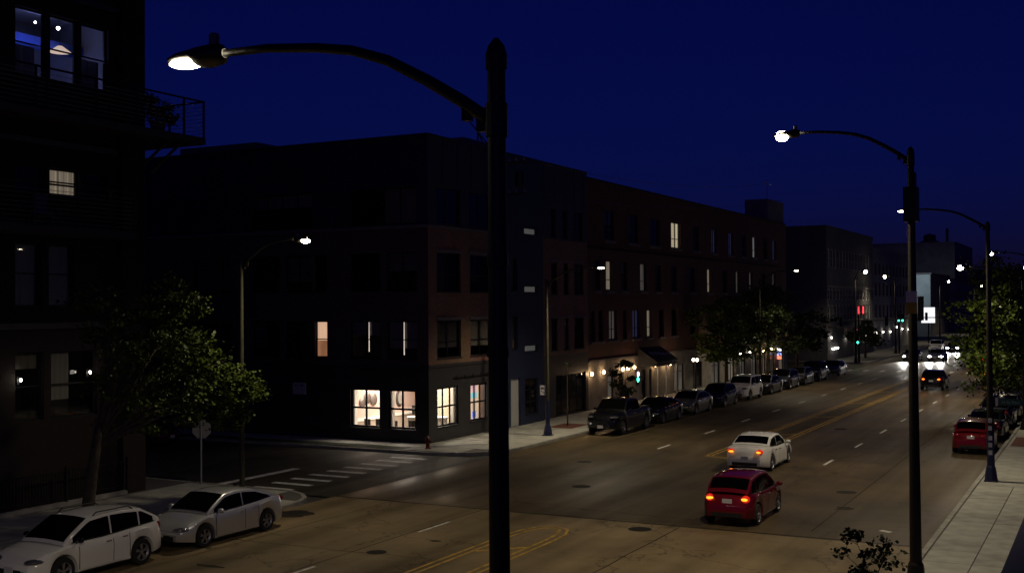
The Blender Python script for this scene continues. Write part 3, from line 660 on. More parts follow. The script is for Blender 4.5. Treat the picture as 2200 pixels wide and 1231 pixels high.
an = MB(); an.tube([(-32.6, 120.5, 17.9), (-32.6, 120.5, 20.4)], .04, 6); an.tube([(-32.6, 119.0, 20.0), (-32.6, 122.4, 20.0)], .03, 5); an.tube([(-34.2, 120.5, 18.1), (-31.0, 120.5, 18.1)], .03, 5)
an.build('aerial', M_STEEL, bb, sub(0, bb))
# wall lamps
def sconce(root, x, y, z, energy, mt=M_SCON, col=(1., .62, .32), part='wall_lamp', size=.10):
    s_ = MB(); s_.box(.0, .05, -.06, .06, -.14, .14); s_.tube([(.05, 0, .05), (.13, 0, .08)], .02, 6)
    p = s_.build(part, M_BLACK, root, Vector((x, y, z))-root.location)
    MB().ball((.16, 0, .02), size, 10, 8, (1, 1, 1.25)).build('globe', mt, p, smooth=True)
    point('bulb_light', p, (.34, 0, .02), energy, col, .09)
for y, z in ((69.95, 2.5), (71.95, 2.52), (75.4, 2.55), (76.35, 2.55), (77.6, 2.56), (81.9, 2.5), (84.1, 2.5), (85.2, 2.46)):
    sconce(bb, BX, y, z, 12)
for y in (102.0, 104.2, 107.4): sconce(bb, BX, y, 2.45, 3, M_SCONW, (1, .9, .75))
for y in (110.6, 112.0, 113.9, 115.1): sconce(bb, BX, y, 2.5, 7, M_SCON)
# awning with white script
aw = MB(); ya, yb_ = 78.7, 83.3
aw.quad((BX+.02, ya, 3.95), (BX+1.5, ya, 2.95), (BX+1.5, yb_, 2.95), (BX+.02, yb_, 3.95)); aw.quad((BX+1.5, ya, 2.95), (BX+1.5, ya, 2.6), (BX+1.5, yb_, 2.6), (BX+1.5, yb_, 2.95))
aw.add([(BX+.02, ya, 3.95), (BX+1.5, ya, 2.95), (BX+1.5, ya, 2.6), (BX+.02, ya, 2.6)], [(0, 1, 2, 3)]); aw.add([(BX+.02, yb_, 3.95), (BX+1.5, yb_, 2.95), (BX+1.5, yb_, 2.6), (BX+.02, yb_, 2.6)], [(3, 2, 1, 0)])
awo = aw.build('awning', mat('black awning cloth', (.012, .012, .016), .8), bb, sub(0, bb))
M_SCRIPT = mat('faded white lettering', (.40, .40, .42), .7)
def stroke(parent, pts, r): MB().tube(pts, r, 5).build('lettering', M_SCRIPT, parent)
def aws(y, t): return (BX+.06+1.44*(1-t), y, 2.98+1.0*t)   # a point on the slope
rng = random.Random(3)
for k in range(5):
    yy = 79.4+k*.75; t0 = .55-.03*k
    stroke(awo, [aws(yy+.1*i, t0+.12*math.sin(i*1.7+k)) for i in range(6)], .025)
stroke(awo, [(BX+1.52, 81.6+.08*i, 2.77+.05*(i % 2)) for i in range(9)], .02); stroke(awo, [(BX+1.52, 82.5+.08*i, 2.77+.05*(i % 2)) for i in range(6)], .02)
for y in (79.0, 80.8, 83.0): box_part('door_post', bb, BX+1.38, BX+1.48, y-.05, y+.05, .13, 2.595, M_STEEL)
# small lit neon panels beside the door
ns = thing('neon_sign', 'small green and pink neon sign beside the awning door', 'sign', (BX+.06, 78.35, 1.55))
MB().box(.0, .06, -.25, .25, -.35, .75).build('back_panel', M_BLACK, ns)
MB().lathe([(0, .0), (.16, .0), (.17, -.03)], 14, (.10, 0, .1), 'x').build('neon_disc', M_GRNL, ns); MB().ball((.1, 0, .5), .13, 10, 8, (.5, 1, 1.4)).build('neon_disc', mat('pink neon', (.8, .6, .7), .4, emit=(1., .75, .9), estr=4), ns, smooth=True)
ls = thing('blade_sign', 'small bright red white and blue blade sign on brick building', 'sign', (BX, 117.8, 1.3))
for nm, z0, z1, c in (('sign_panel', .5, .95, (.35, .45, 1.)), ('sign_panel', .95, 1.25, (.9, .92, 1.)), ('sign_panel', .1, .5, (1., .22, .12))): MB().box(.06, .48, -.06, .06, z0, z1-.01).build(nm, mat('sign '+str(c), c, .5, emit=c, estr=1.6), ls)
MB().tube([(0, 0, 1.2), (.4, 0, 1.32)], .02, 5).build('bracket', M_BLACK, ls)
# ================================================================== FAR BUILDINGS
def far_building(label, x0, x1, y0, y1, h, mt, rowsz, pitch, ww, pane=None, fm=None, side=True, name='office_building'):
    r_ = thing(name, label, 'building', (x1, y0, 0)); wl_ = MB(); ops = []; n = int((y1-y0-1)/pitch)
    for (z0, z1) in rowsz:
        for i in range(n): a = .6+i*pitch; ops.append((round(a, 3), round(a+ww, 3), z0, z1))
    facade(wl_, (x1, y0), A90, y1-y0, 0, h, ops); 
    sops = []
    if side:
        for (z0, z1) in rowsz:
            for i in range(int((x1-x0-2)/(pitch*2))): a = 1.2+i*pitch*2; sops.append((round(a, 3), round(a+ww, 3), z0, z1))
    facade(wl_, (x0, y0), 0, x1-x0, 0, h, sops)
    wl_.quad((x0, y0, h), (x1, y0, h), (x1, y1, h), (x0, y1, h)); wl_.quad((x1, y1, 0), (x0, y1, 0), (x0, y1, h), (x1, y1, h)); wl_.quad((x0, y1, 0), (x0, y0, 0), (x0, y0, h), (x0, y1, h))
    wl_.build('wall', mt, r_, sub(0, r_))
    for q in ops: window(r_, (x1, y0), A90, q, r_, 1, 2, pane=pane, fm=fm or M_WFRAME, sill=False, fr=.09)
    for q in sops: window(r_, (x0, y0), 0, q, r_, 1, 2, pane=pane, fm=fm or M_WFRAME, sill=False, fr=.09)
    MB().box(x0-.05, x1+.08, y0-.08, y1+.05, h, h+.25).build('parapet', mt, r_, sub(0, r_))
    return r_
M_FARW = mat('far grey masonry', (.075, .072, .08), .85, var=.2, scale=.6)
M_FARW2 = mat('far pale masonry', (.20, .19, .185), .85, var=.2, scale=.6)
fa = far_building('grey four storey building with pale framed windows across the cross street', -52, -31, 141.4, 171.8, 16.5, M_FARW, [(4.9, 6.9), (7.6, 8.9), (11.6, 13.9)], 2.0, 1.35)
box_part('canopy', fa, -30.99, -29.9, 141.6, 171.0, 4.1, 4.35, M_DARKP); box_part('stone_band', fa, -30.99, -30.9, 141.5, 171.6, 9.1, 9.4, M_TRIM)
for y, z in ((143.0, 2.9), (152.5, 2.6), (158.8, 2.6), (165.4, 2.55)): sconce(fa, -31, y, z, 14, M_SCONW, (1., .92, .78))
for y in (143.6, 144.6, 145.6, 146.6): sconce(fa, -31, y, 1.5, 2, M_SCONW, (.9, .95, 1.))
for y, z in ((160.6, 6.2), (163.8, 6.2)): MB().box(-30.97, -30.93, y-.45, y+.45, z-.5, z+.5).build('neon_window_sign', M_REDL, fa, sub(0, fa))
box_part('red_light_strip', fa, -29.895, -29.87, 152, 160, 3.6, 3.72, mat('red strip', (.3, .02, .03), .4, emit=(1., .05, .12), estr=.35))
fb = far_building('long dark low block next to the grey building down the street', -56, -31.5, 172.3, 214, 15.2, M_FARW2, [(8.2, 10.2), (11.4, 13.2), (4.9, 6.9)], 3.2, 1.6, fm=M_FRAME)
far_building('tall old loft building at the far end with rooftop tank', -58, -34.5, 300, 340, 22.0, M_FARW2, [(16, 18.4), (12, 14.2), (8, 10.2)], 4.0, 2.4, fm=M_FRAME, name='loft_building')
far_building('low dark building closing the view behind the right trees', -62, -18, 430, 470, 18.5, M_FARW, [(12, 14.5), (7, 9.5)], 5., 2.5, fm=M_FRAME, name='warehouse')
tk = thing('water_tank', 'dark round rooftop tank with chimney on the far loft building', 'water tank', (-41, 305, 22.25))
MB().lathe([(0, 0), (1.5, 0), (1.5, 1.5), (0, 2.0)], 14, (0, 0, .5)).build('tank', M_BLACK, tk); MB().box(-2, 2, -1.5, 1.5, 0, .5).build('plinth', M_FARW, tk)
MB().box(3.9, 4.5, -.3, .3, 0, 3.6).build('chimney', M_FARW, tk)
bw = thing('blank_wall_building', 'building end wall painted pale and lit beside the street', 'building', (-37, 258, 0))
MB().box(-39.8, -34.6, 258, 290, 0, 13.3).build('wall', M_FARW, bw, sub(0, bw))
MB().quad((-39.7, 257.97, 5.0), (-34.7, 257.97, 5.0), (-34.7, 257.97, 13.2), (-39.7, 257.97, 13.2)).build('painted_panel', mat('pale blue grey render', (.24, .27, .29), .85, var=.15, scale=.5), bw, sub(0, bw))
MB().box(-40, -34.4, 257.9, 290.1, 13.31, 13.6).build('parapet', M_FARW, bw, sub(0, bw))
spot('wall_flood', bw, Vector((-37, 246, 15.5))-bw.location, 3800, (.80, .95, 1.), 80, .8, .3, (0, 12, -6))
# blank white sign box
ws = thing('lit_sign', 'blank bright white illuminated sign box down the street', 'sign', (-25.9, 190, 0))
MB().box(-1.06, 1.06, -.15, .15, 3.95, 6.46).build('sign_box', M_STEEL, ws); MB().quad((-1.02, -.156, 3.99), (1.02, -.156, 3.99), (1.02, -.156, 6.42), (-1.02, -.156, 6.42)).build('sign_face', M_WHITESIGN, ws)
MB().tube([(0, 0, 0), (0, 0, 3.95)], .12, 8).build('post', M_BLACK, ws)

# ================================================================== LEFT APARTMENT BUILDING
ab = thing('apartment_building', 'dark brick apartment building with balconies and blue lit top window', 'building', (-33.5, 32.5, 0))
AX = -33.5; AY0 = 6.0; AW = 26.5
a_ops = []
for z0, z1, kind in ((15.3, 17.65, 'top'), (11.2, 12.15, 'mid'), (7.2, 9.42, 'low'), (3.2, 5.6, 'gr')):
    for base in (26.8, 21.0, 15.2):
        if kind == 'top': cs = ((0, 1.32), (1.46, 2.72), (2.86, 4.14))
        elif kind == 'mid': cs = ((.0, 1.3), (1.44, 2.78), (2.9, 4.1))
        elif kind == 'low': cs = ((0, 1.1), (1.4, 2.55))
        else: cs = ((0, 1.2), (1.5, 3.6))
        for c0, c1 in cs: a_ops.append(((round(base+c0-AY0, 3), round(base+c1-AY0, 3), z0, z1), (kind, base, c0)))
wa = MB(); facade(wa, (AX, AY0), A90, AW, 0, 21.5, [q for q, k in a_ops], .22)
wa.quad((AX, 32.5, 0), (-58, 32.5, 0), (-58, 32.5, 21.5), (AX, 32.5, 21.5)); wa.quad((-58, AY0, 21.5), (AX, AY0, 21.5), (AX, 32.5, 21.5), (-58, 32.5, 21.5))
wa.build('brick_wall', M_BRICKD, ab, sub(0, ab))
for q, (kind, base, c0) in a_ops:
    near = base > 26
    kw = dict(cols=1, rows=2, depth=.2, fr=.06)
    if kind == 'top' and near: window(ab, (AX, AY0), A90, q, ab, split=.49, pane=M_GLASS, **kw)
    elif kind == 'mid' and near and c0 == 1.44: window(ab, (AX, AY0), A90, q, ab, blind=M_LITCURT, pane=M_GLASS, **kw)
    elif kind == 'low' and near: window(ab, (AX, AY0), A90, q, ab, split=.52, blind=mat('pale roller blind', (.34, .37, .36), .9), pane=M_GLASS, blind_h=1., **kw)
    else: window(ab, (AX, AY0), A90, q, ab, **kw)
# dim room behind the top window
rr = MB(); A_ = (-38.5, -33.75, 26.3, 32.35, 13.95, 18.6)
rr.quad((A_[0], A_[2], A_[4]), (A_[0], A_[3], A_[4]), (A_[0], A_[3], A_[5]), (A_[0], A_[2], A_[5])); rr.quad((A_[0], A_[2], A_[4]), (A_[1], A_[2], A_[4]), (A_[1], A_[2], A_[5]), (A_[0], A_[2], A_[5])); rr.quad((A_[1], A_[3], A_[4]), (A_[0], A_[3], A_[4]), (A_[0], A_[3], A_[5]), (A_[1], A_[3], A_[5]))
rr.build('room_wall', mat('room wall paint', (.30, .31, .38), .8, var=.3, scale=.7), ab, sub(0, ab))
MB().quad((A_[0], A_[2], A_[5]), (A_[0], A_[3], A_[5]), (A_[1], A_[3], A_[5]), (A_[1], A_[2], A_[5])).build('room_ceiling', mat('room ceiling paint', (.5, .52, .6), .8), ab, sub(0, ab))
MB().quad((A_[0], A_[2], A_[4]), (A_[1], A_[2], A_[4]), (A_[1], A_[3], A_[4]), (A_[0], A_[3], A_[4])).build('room_floor', M_FLOORIN, ab, sub(0, ab))
box_part('ceiling_beam', ab, -37.0, -36.4, 26.35, 32.3, 17.2, 17.55, mat('blue beam', (.06, .12, .55), .7))
cu_ = MB(); cu_.grid([[(-33.95-.03*math.sin(k*1.9), 26.85+.16*k, z) for k in range(8)] for z in (13.96, 16.42)]); cu_.grid([[(-33.95-.03*math.sin(k*1.9), 29.75+.16*k, z) for k in range(8)] for z in (13.96, 16.42)])
cu_.build('sheer_curtain', mat('grey sheer curtain', (.16, .15, .15), .9), ab, sub(0, ab))
point('room_glow', ab, Vector((-35.6, 29.4, 16.6))-ab.location, 42, (.32, .38, 1.), .4)
for i, (y, z) in enumerate(((29.35, 17.86), (30.4, 17.86))):
    p = thing('ceiling_lamp', ('left' if i == 0 else 'right')+' small white ceiling lamp inside the top left window', 'lamp', (-35.6, y, z-.02), 0, 'ceiling lamps in the apartment')
    MB().ball((0, 0, 0), .07 if i else .045, 10, 8).build('globe', mat('cold white bulb', (.9, .9, .9), .3, emit=(.95, .97, 1.), estr=9), p, smooth=True)
    MB().tube([(0, 0, .05), (0, 0, 18.58-z)], .01, 5).build('cord', M_BLACK, p)
fl = thing('pendant_lamp', 'white shaded pendant lamp glowing inside the top left window', 'lamp', (-36.2, 31.0, 17.1))
MB().lathe([(.10, .24), (.42, 0)], 14).build('lamp_shade', mat('glowing shade', (.7, .6, .5), .8, emit=(1., .75, .55), estr=.5), fl); MB().tube([(0, 0, .24), (0, 0, 1.5)], .012, 6).build('cord', M_BLACK, fl)
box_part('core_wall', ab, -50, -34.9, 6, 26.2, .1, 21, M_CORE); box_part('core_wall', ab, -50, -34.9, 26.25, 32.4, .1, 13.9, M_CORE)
# brick pier and dark bands
box_part('brick_pier', ab, -33.49, -33.2, 31.35, 32.48, 0, 21.4, M_BRICKD)
for z in (18.3, 12.9, 9.9, 6.4): box_part('stone_band', ab, -33.49, -33.36, 8, 31.3, z, z+.22, M_DARKP)
# balconies
def balcony(z, y0, y1, xo, posts, posts_side, wrap):
    b = box_part('balcony', ab, -33.35, xo, y0, y1 if not wrap else 32.52, z-.28, z, mat('dark balcony deck', (.035, .02, .02), .7))
    off = sub(0, ab)
    if wrap: box_part('balcony_end', ab, -36.5, xo, 32.53, y1, z-.28, z, MATS['dark balcony deck'])
    for y in posts: MB().box(xo-.08, xo-.02, y-.035, y+.035, z, z+1.42).build('balcony_post', M_BLACK, ab, off)
    MB().box(xo-.09, xo-.01, y0, y1, z+1.422, z+1.48).build('hand_rail', M_BLACK, ab, off)
    for k in range(8): MB().tube([(xo-.05, y0, z+.16+k*.155), (xo-.05, y1, z+.16+k*.155)], .008, 4).build('railing_cable', M_STEEL, ab, off)
    if wrap:
        for x in posts_side: MB().box(x-.035, x+.035, y1-.08, y1-.02, z, z+1.42).build('balcony_post', M_BLACK, ab, off)
        MB().box(-36.4, xo-.1, y1-.09, y1-.01, z+1.422, z+1.48).build('hand_rail', M_BLACK, ab, off)
        for k in range(8): MB().tube([(-36.4, y1-.05, z+.16+k*.155), (xo-.05, y1-.05, z+.16+k*.155)], .008, 4).build('railing_cable', M_STEEL, ab, off)
        for y in (33.2, 33.9):
            MB().tube([(xo-.4, y, z-.28), (xo-1.3, y-.75, z-1.5)], .06, 6).build('bracket', M_BLACK, ab, off)
balcony(13.95, 24.0, 34.85, -32.3, (24.2, 26.7, 27.15, 29.3, 31.2, 33.7, 34.8), (-34.2, -36.3), True)
balcony(9.95, 24.0, 31.2, -32.3, (24.2, 26.6, 28.5, 30.0, 31.1), (), False)
pl = thing('potted_shrub', 'bushy potted shrub on the projecting corner balcony', 'plant', (-32.95, 32.9, 13.95))
MB().lathe([(0, 0), (.24, 0), (.32, .45), (.28, .45), (0, .4)], 14).build('pot', M_DARKIN, pl)
# small wall lamps on the ground floor
for y, z, e in ((26.9, 4.75, 1.6), (29.9, 4.85, 1.6)): sconce(ab, -33.5, y, z-.1, e, M_SCONW, (1., .92, .8), size=.05)
# balcony chair
bc = thing('patio_chair', 'dark high backed chair on the lower balcony by lit curtain', 'chair', (-32.85, 27.4, 9.95), R(80))
MB().box(-.28, .28, -.26, .26, .4, .46).build('seat', M_DARKIN, bc); MB().box(-.28, .28, .22, .28, .46, 1.15).build('backrest', mat('blue grey cloth', (.05, .05, .12), .9), bc)
for sx in (-.24, .24):
    for sy in (-.22, .22): MB().box(sx-.02, sx+.02, sy-.02, sy+.02, 0, .4).build('leg', M_BLACK, bc)

# iron fence before the apartment building
fe = thing('iron_fence', 'low black iron picket fence along the apartment building', 'fence', (-33.0, 26.3, .13))
fy0, fy1 = 20.0, 31.3
MB().box(-.08, .08, fy0-26.3, fy1-26.3, 0, .16).build('fence_kerb', M_KERB, fe)
for z in (.32, 1.22): MB().box(-.016, .016, fy0-26.3, fy1-26.3, z, z+.04).build('rail', M_BLACK, fe)
pk = MB().box(-.010, .010, -.010, .010, .361, 1.219).mesh('picket', M_BLACK)
for i in range(int((fy1-fy0)/.125)): link('picket', pk, fe, (0, fy0-26.3+.06+i*.125, 0))
pm = MB().box(-.035, .035, -.035, .035, .161, 1.4).mesh('post', M_BLACK)
for i in range(5): link('post', pm, fe, (.06, fy0-26.3+i*(fy1-fy0)/4, 0))

# ================================================================== TREES
def leaf_crown(clumps, n_per, leaf, rnd):
    b = MB(); V = []; F = []
    for (cx, cy, cz, rx, ry, rz, dens) in clumps:
        tips = []
        for _ in range(max(5, int(22*dens))):
            while True:
                p = Vector((rnd.uniform(-1, 1), rnd.uniform(-1, 1), rnd.uniform(-1, 1))); L = p.length
                if .35 < L < 1: break
            tips.append((Vector((cx+p.x*rx*1.12, cy+p.y*ry*1.12, cz+p.z*rz*1.12)), rnd.uniform(.10, .26), rnd.uniform(.4, 1.8)))
        wsum = sum(t_[2] for t_ in tips)
        for _ in range(int(n_per*dens)):
            k = rnd.uniform(0, wsum)
            for tc_, sg_, wt_ in tips:
                k -= wt_
                if k <= 0: break
            c = tc_+Vector((rnd.gauss(0, sg_*rx), rnd.gauss(0, sg_*ry), rnd.gauss(0, sg_*rz*.8)))
            a = Vector((rnd.gauss(0, 1), rnd.gauss(0, 1), rnd.gauss(0, .6)-.25)).normalized(); s_ = a.cross(Vector((rnd.gauss(0, 1), rnd.gauss(0, 1), rnd.gauss(0, 1)))).normalized()
            ln = leaf*rnd.uniform(.6, 1.4); wd = ln*.42; o = len(V)
            mid = c+a*ln*.5
            V += [tuple(c), tuple(mid+s_*wd), tuple(c+a*ln), tuple(mid-s_*wd)]; F.append((o, o+1, o+2, o+3))
    b.v = V; b.f = F; b.mi = [0]*len(F); return b
def tree(name, label, loc, trunk_h, tr, clumps, n_per, leaf, mt, group, seed, cat='tree', lean=(0, 0)):
    rnd = random.Random(seed); t = thing(name, label, cat, loc, 0, group)
    tb = MB(); top = Vector((lean[0], lean[1], trunk_h))
    tb.tube([(0, 0, -.05), (lean[0]*.2, lean[1]*.2, trunk_h*.35), (lean[0]*.6, lean[1]*.6, trunk_h*.7), top], [tr*1.25, tr, tr*.85, tr*.7], 9)
    for (cx, cy, cz, rx, ry, rz, d) in clumps:
        e = Vector((cx, cy, cz)); s0 = top*rnd.uniform(.75, 1.); mdl = s0.lerp(e, .5)+Vector((rnd.uniform(-.2, .2), rnd.uniform(-.2, .2), .25))
        tb.tube([s0, mdl, e], [tr*.42, tr*.25, tr*.07], 6)
        for _ in range(4):
            f_ = e+Vector((rnd.uniform(-rx, rx), rnd.uniform(-ry, ry), rnd.uniform(-rz, rz)))*.8; tb.tube([mdl.lerp(e, .6), f_], [tr*.1, tr*.02], 4)
    tb.build('trunk', M_BARK, t, smooth=True); leaf_crown(clumps, n_per, leaf, rnd).build('crown', mt, t)
    return t
def clumps_round(R_, H0, H1, n, rnd, sq=1.):
    out = []
    for i in range(n):
        a = rnd.uniform(0, 2*PI); z = rnd.uniform(0, 1); rr_ = R_*math.sqrt(max(.05, 1-(2*z-1)**2*.8))*math.sqrt(rnd.uniform(.15, 1))*.85; s_ = rnd.uniform(.28, .5)*R_*.75
        out.append((rr_*math.cos(a), rr_*math.sin(a)*sq, H0+(H1-H0)*z, s_, s_, s_*.7, rnd.uniform(.6, 1.3)))
    return out
T_ = 'street trees along the pavements'
rnd = random.Random(11)
big = [(-.3, 1.3, 7.0, .9, 1.0, .7, .8), (.2, 3.3, 7.45, .75, .8, .55, 1.), (.3, 3.9, 6.9, .7, .7, .5, 1.), (.1, 2.7, 6.7, .9, .9, .6, 1.), (.4, 2.6, 5.8, 1.1, 1.1, .7, 1.2), (.4, 3.7, 5.6, 1.0, 1.0, .6, 1.2), (.5, 4.6, 5.0, 1.1, 1.0, .65, 1.2), (.6, 5.4, 4.45, 1.1, 1.0, .65, 1.3), (.6, 6.1, 4.1, .9, .8, .55, 1.2), (.2, 4.4, 3.9, 1.0, 1.2, .7, 1.1), (.1, 3.2, 4.4, 1.1, 1.2, .8, 1.), (-.3, 2.6, 3.4, 1.0, 1.2, .6, .8), (.3, 5.9, 3.3, .7, .7, .45, 1.), (.0, 1.2, 6.1, 1.0, 1.0, .7, .9), (.1, 1.6, 4.7, 1.1, 1.2, .8, .8)]
tree('leafy_tree', 'spreading leafy tree over the silver car at left corner', (-27.6, 24.6, .13), 3.4, .19, big, 1150, .12, M_LEAF, T_, 1, lean=(0, .5))
def rtree(label, x, y, h0, h1, Rr, n, leaf, npn, mt, seed, tr=.14, name='street_tree'):
    r2 = random.Random(seed); return tree(name, label, (x, y, .13), h0+.3*(h1-h0), tr, clumps_round(Rr, h0, h1, n, r2), npn, leaf, mt, T_, seed)
rtree('round leafy tree behind the white parked suv on left pavement', -28.0, 90.5, 2.9, 7.2, 3.3, 26, .2, 380, M_LEAF, 5)
rtree('dark bushy tree beyond the round tree on left pavement', -28.2, 104.0, 2.6, 8.0, 3.8, 24, .22, 300, M_LEAF2, 6)
rtree('dark tree at end of brick building on left pavement', -28.4, 115.5, 2.6, 7.0, 3.4, 20, .32, 150, M_LEAF2, 7)
rtree('small young tree in front of the wall lamps', -28.4, 69.4, 1.0, 3.2, .95, 16, .11, 200, M_LEAF2, 8, .05)
rtree('thin young tree in the red mulch pit', -28.1, 60.1, 3.4, 3.7, .2, 3, .12, 14, M_LEAF2, 9, .035)
rtree('dark tree on far pavement beside grey building', -28.5, 152.0, 1.6, 4.6, 2.6, 14, .34, 100, M_LEAF2, 10)
rtree('lamp lit leafy tree arching over parked cars on right', -4.4, 73.5, 2.5, 8.6, 5.0, 40, .19, 480, M_LEAF, 12, .2)
rtree('dark leafy tree at right edge of view', -2.2, 61.5, 3.4, 8.2, 3.3, 24, .18, 380, M_LEAF2, 13, .2)
rtree('farther dark tree on right beyond the lit tree', -4.0, 88.0, 3.0, 8.0, 4.0, 20, .34, 160, M_LEAF2, 14, .2)
rtree('distant dark tree at far right end of the kerb', -3.6, 118.0, 3.0, 8.6, 4.6, 18, .42, 130, M_LEAF2, 15, .2)
rtree('sparse young tree on near right pavement before the dark pole', -4.2, 22.0, .95, 2.75, .72, 22, .075, 130, M_LEAF2, 16, .035)
shr = leaf_crown([(0, 0, .9, .5, .55, .45, 1), (.1, .35, .75, .4, .4, .4, 1), (-.1, -.3, 1.05, .35, .4, .35, 1)], 420, .12, random.Random(4)).build('foliage', M_LEAF2, pl)

# ================================================================== STREET LAMPS AND POLES
GL = 'cobra head street lamps along the road'
def street_lamp(label, x, y, top, armpts, side, energy, r0=.135, r1=.075, pole_mt=None, lit=True, extra_top=0., base_navy=False, head_scale=1., glow=None, drop=.13, cone=140, tilt=0.):
    """pole with an upswept arm and a cobra-head lamp; armpts = (distance from pole, height); side = -1 reaches to -X, +1 to +X"""
    pm_ = pole_mt or M_POLE
    t = thing('street_lamp', label, 'street lamp', (x, y, .12), 0, GL)
    pb = MB(); pb.tube([(0, 0, 0), (0, 0, (top-.12)*.5), (0, 0, top-.12-.12)], [r0, (r0+r1)/2, r1], 14)
    pb.lathe([(r1*1.18, -.16), (r1*1.18, -.04), (r1*.9, .03), (.02, .09), (0, .09)], 14, (0, 0, top-.12-.04)); pb.build('pole', pm_, t, smooth=35)
    ba = MB(); ba.box(-.24, .24, -.24, .24, 0, .06); ba.lathe([(.24, .06), (.22, .25), (r0*1.25, .55), (r0*1.05, .62)], 14); ba.build('base', M_NAVYP if base_navy else pm_, t)
    MB().lathe([(r0*1.02, .6), (r0*1.0, 1.9)], 14).build('painted_band', M_NAVYP, t) if base_navy else None
    pts = [(side*d, 0, h-.12) for d, h in armpts]
    n = len(pts); MB().tube(pts, [.058-.022*i/(n-1) for i in range(n)], 10).build('arm', pm_, t, smooth=True)
    d0, h0 = armpts[0]
    cl = MB(); cl.box(min(side*.05, side*.17), max(side*.05, side*.17), -.04, .04, h0-.12-.10, h0-.12+.09); cl.lathe([(r1*1.25, -.15), (r1*1.25, .12)], 12, (0, 0, h0-.12)); cl.box(min(side*.24, side*.31), max(side*.24, side*.31), -.035, .035, h0-.12-.0, h0+.03)
    cl.tube([(side*.26, 0, h0-.12), (side*.07, 0, h0-.34)], .006, 5)
    cl.build('clamp', pm_, t)
    # head
    dt, ht = armpts[-1]; hx = side*dt; hz = ht-.12; S_ = head_scale
    hd = MB(); prof = []
    for s_, wd, zt, zb in ((0, .045, .045, -.045), (.04, .10, .09, -.10), (.18, .13, .10, -.12), (.30, .15, .085, -.10), (.33, .155, .075, -.045), (.5, .145, .055, -.045), (.64, .09, .01, -.045), (.68, .03, -.02, -.045)):
        prof.append([(hx+side*s_*S_, math.cos(a)*wd*S_, hz+((zt if math.sin(a) > 0 else -zb)*math.sin(a))*S_) for a in [2*PI*k/14 for k in range(14)]])
    hd.grid(prof, True); hd.add(prof[-1], [tuple(range(14))]); hdo = hd.build('lamp_head', M_STEEL if False else pm_, t, smooth=True)
    MB().lathe([(.05*S_, 0), (.05*S_, .09*S_), (.035*S_, .11*S_), (0, .11*S_)], 12, (hx+side*.13*S_, 0, hz+.09*S_)).build('photocell', mat('photocell plastic', (.12, .14, .15), .5), hdo)
    if lit:
        MB().ball((hx+side*.48*S_, 0, hz-.052*S_), 1., 16, 8, (.175*S_, .13*S_, drop*S_)).build('lens', glow or M_LENS, hdo, smooth=True)
        spot('lamp_light', t, (hx+side*.48*S_, 0, hz-.10-drop*S_), energy, LAMP_COL, cone, .75, .18, (side*tilt, 0, -1))
    else:
        MB().ball((hx+side*.48*S_, 0, hz-.052*S_), 1., 12, 6, (.17*S_, .11*S_, .04*S_)).build('lens', M_LENSD, hdo, smooth=True)
    return t
ARM = [(.08, 0), (.30, .17), (.62, .38), (1.0, .60), (1.35, .73), (1.72, .80), (2.25, .86), (2.72, .87)]
def arm(h, k=1., hs=1.): return [(d*k, h+z*hs) for d, z in ARM]
p1 = street_lamp('large near lamp post left of centre with glowing head', -4.4, 8.1, 9.22, arm(8.62, 1.055, .97), -1, LAMP_W*1.8, .10, .074, mat('near black pole', (.012, .010, .009), .5, var=.3, scale=3.), drop=.04, cone=124, tilt=.6)
# strap boxes on the near lamp
MB().lathe([(.088, -.05), (.088, .05)], 12, (0, 0, 7.35)).build('strap', M_BLACK, p1); MB().lathe([(.091, -.03), (.091, .03)], 12, (0, 0, 6.6)).build('strap', M_POLE, p1)
p2 = street_lamp('tall dark lamp post on right with equipment box and label', -4.4, 29.6, 10.93, arm(10.66), -1, LAMP_W, .15, .075, drop=.14)
MB().box(-.16, .16, -.22, .22, 9.0, 9.85).build('equipment_box', M_BLACK, p2); MB().box(-.06, .06, .24, .50, 9.85, 10.25).build('antenna_box', M_BLACK, p2); MB().tube([(0, .42, 6.6), (0, .42, 10.2)], .02, 6).build('conduit', M_BLACK, p2)
MB().box(.09, .2, .2, .46, 6.55, 7.15).build('junction_box', M_BLACK, p2)
MB().box(-.13, .13, -.166, -.158, 7.0, 7.28).build('label_plate', M_SIGNW, p2).rotation_euler = (0, 0, R(0))
MB().box(-.13, .13, -.166, -.158, 6.72, 6.995).build('label_plate', M_YELS, p2); MB().box(-.1, -.05, -.13, -.125, 8.62, 8.88).build('sticker', M_WHITE, p2)
p3 = street_lamp('slim lamp post on right pavement with street name sign', -4.33, 48.3, 10.24, arm(10.05, 1., .95), -1, LAMP_W*1.2, .14, .075, base_navy=True, drop=.03)
for z in (1.05, 1.35, 1.62, 2.0, 2.3): MB().box(-.07, .07, -.150, -.142, z, z+.17).build('sticker', M_SIGNW, p3)
p4 = street_lamp('short lamp post at right edge with glowing head above tree', -4.4, 68.6, 8.68, arm(8.25), -1, LAMP_W*.5, .13, .075, cone=170)
p5 = street_lamp('lamp at far right edge, its post hidden by leaves', -4.4, 87.0, 9.9, arm(9.75), -1, LAMP_W*2.2, .13, .075, cone=150)
p6 = street_lamp('thin lamp post at left corner behind silver car', -27.0, 30.9, 8.75, arm(8.55, .86), 1, LAMP_W*.34, .10, .06, M_POLEG, cone=165, drop=.10)
p7 = street_lamp('olive lamp post with navy base before the brick building', -27.04, 55.3, 8.5, arm(8.25), 1, LAMP_W*.9, .12, .06, M_POLEG, base_navy=True, drop=.05, cone=150)
p8 = street_lamp('distant lamp post on left beside the green signal', -27.0, 138.2, 10.1, arm(10.0, .25, 1.), 1, LAMP_W*.5, .14, .08, drop=.2, head_scale=1.1)
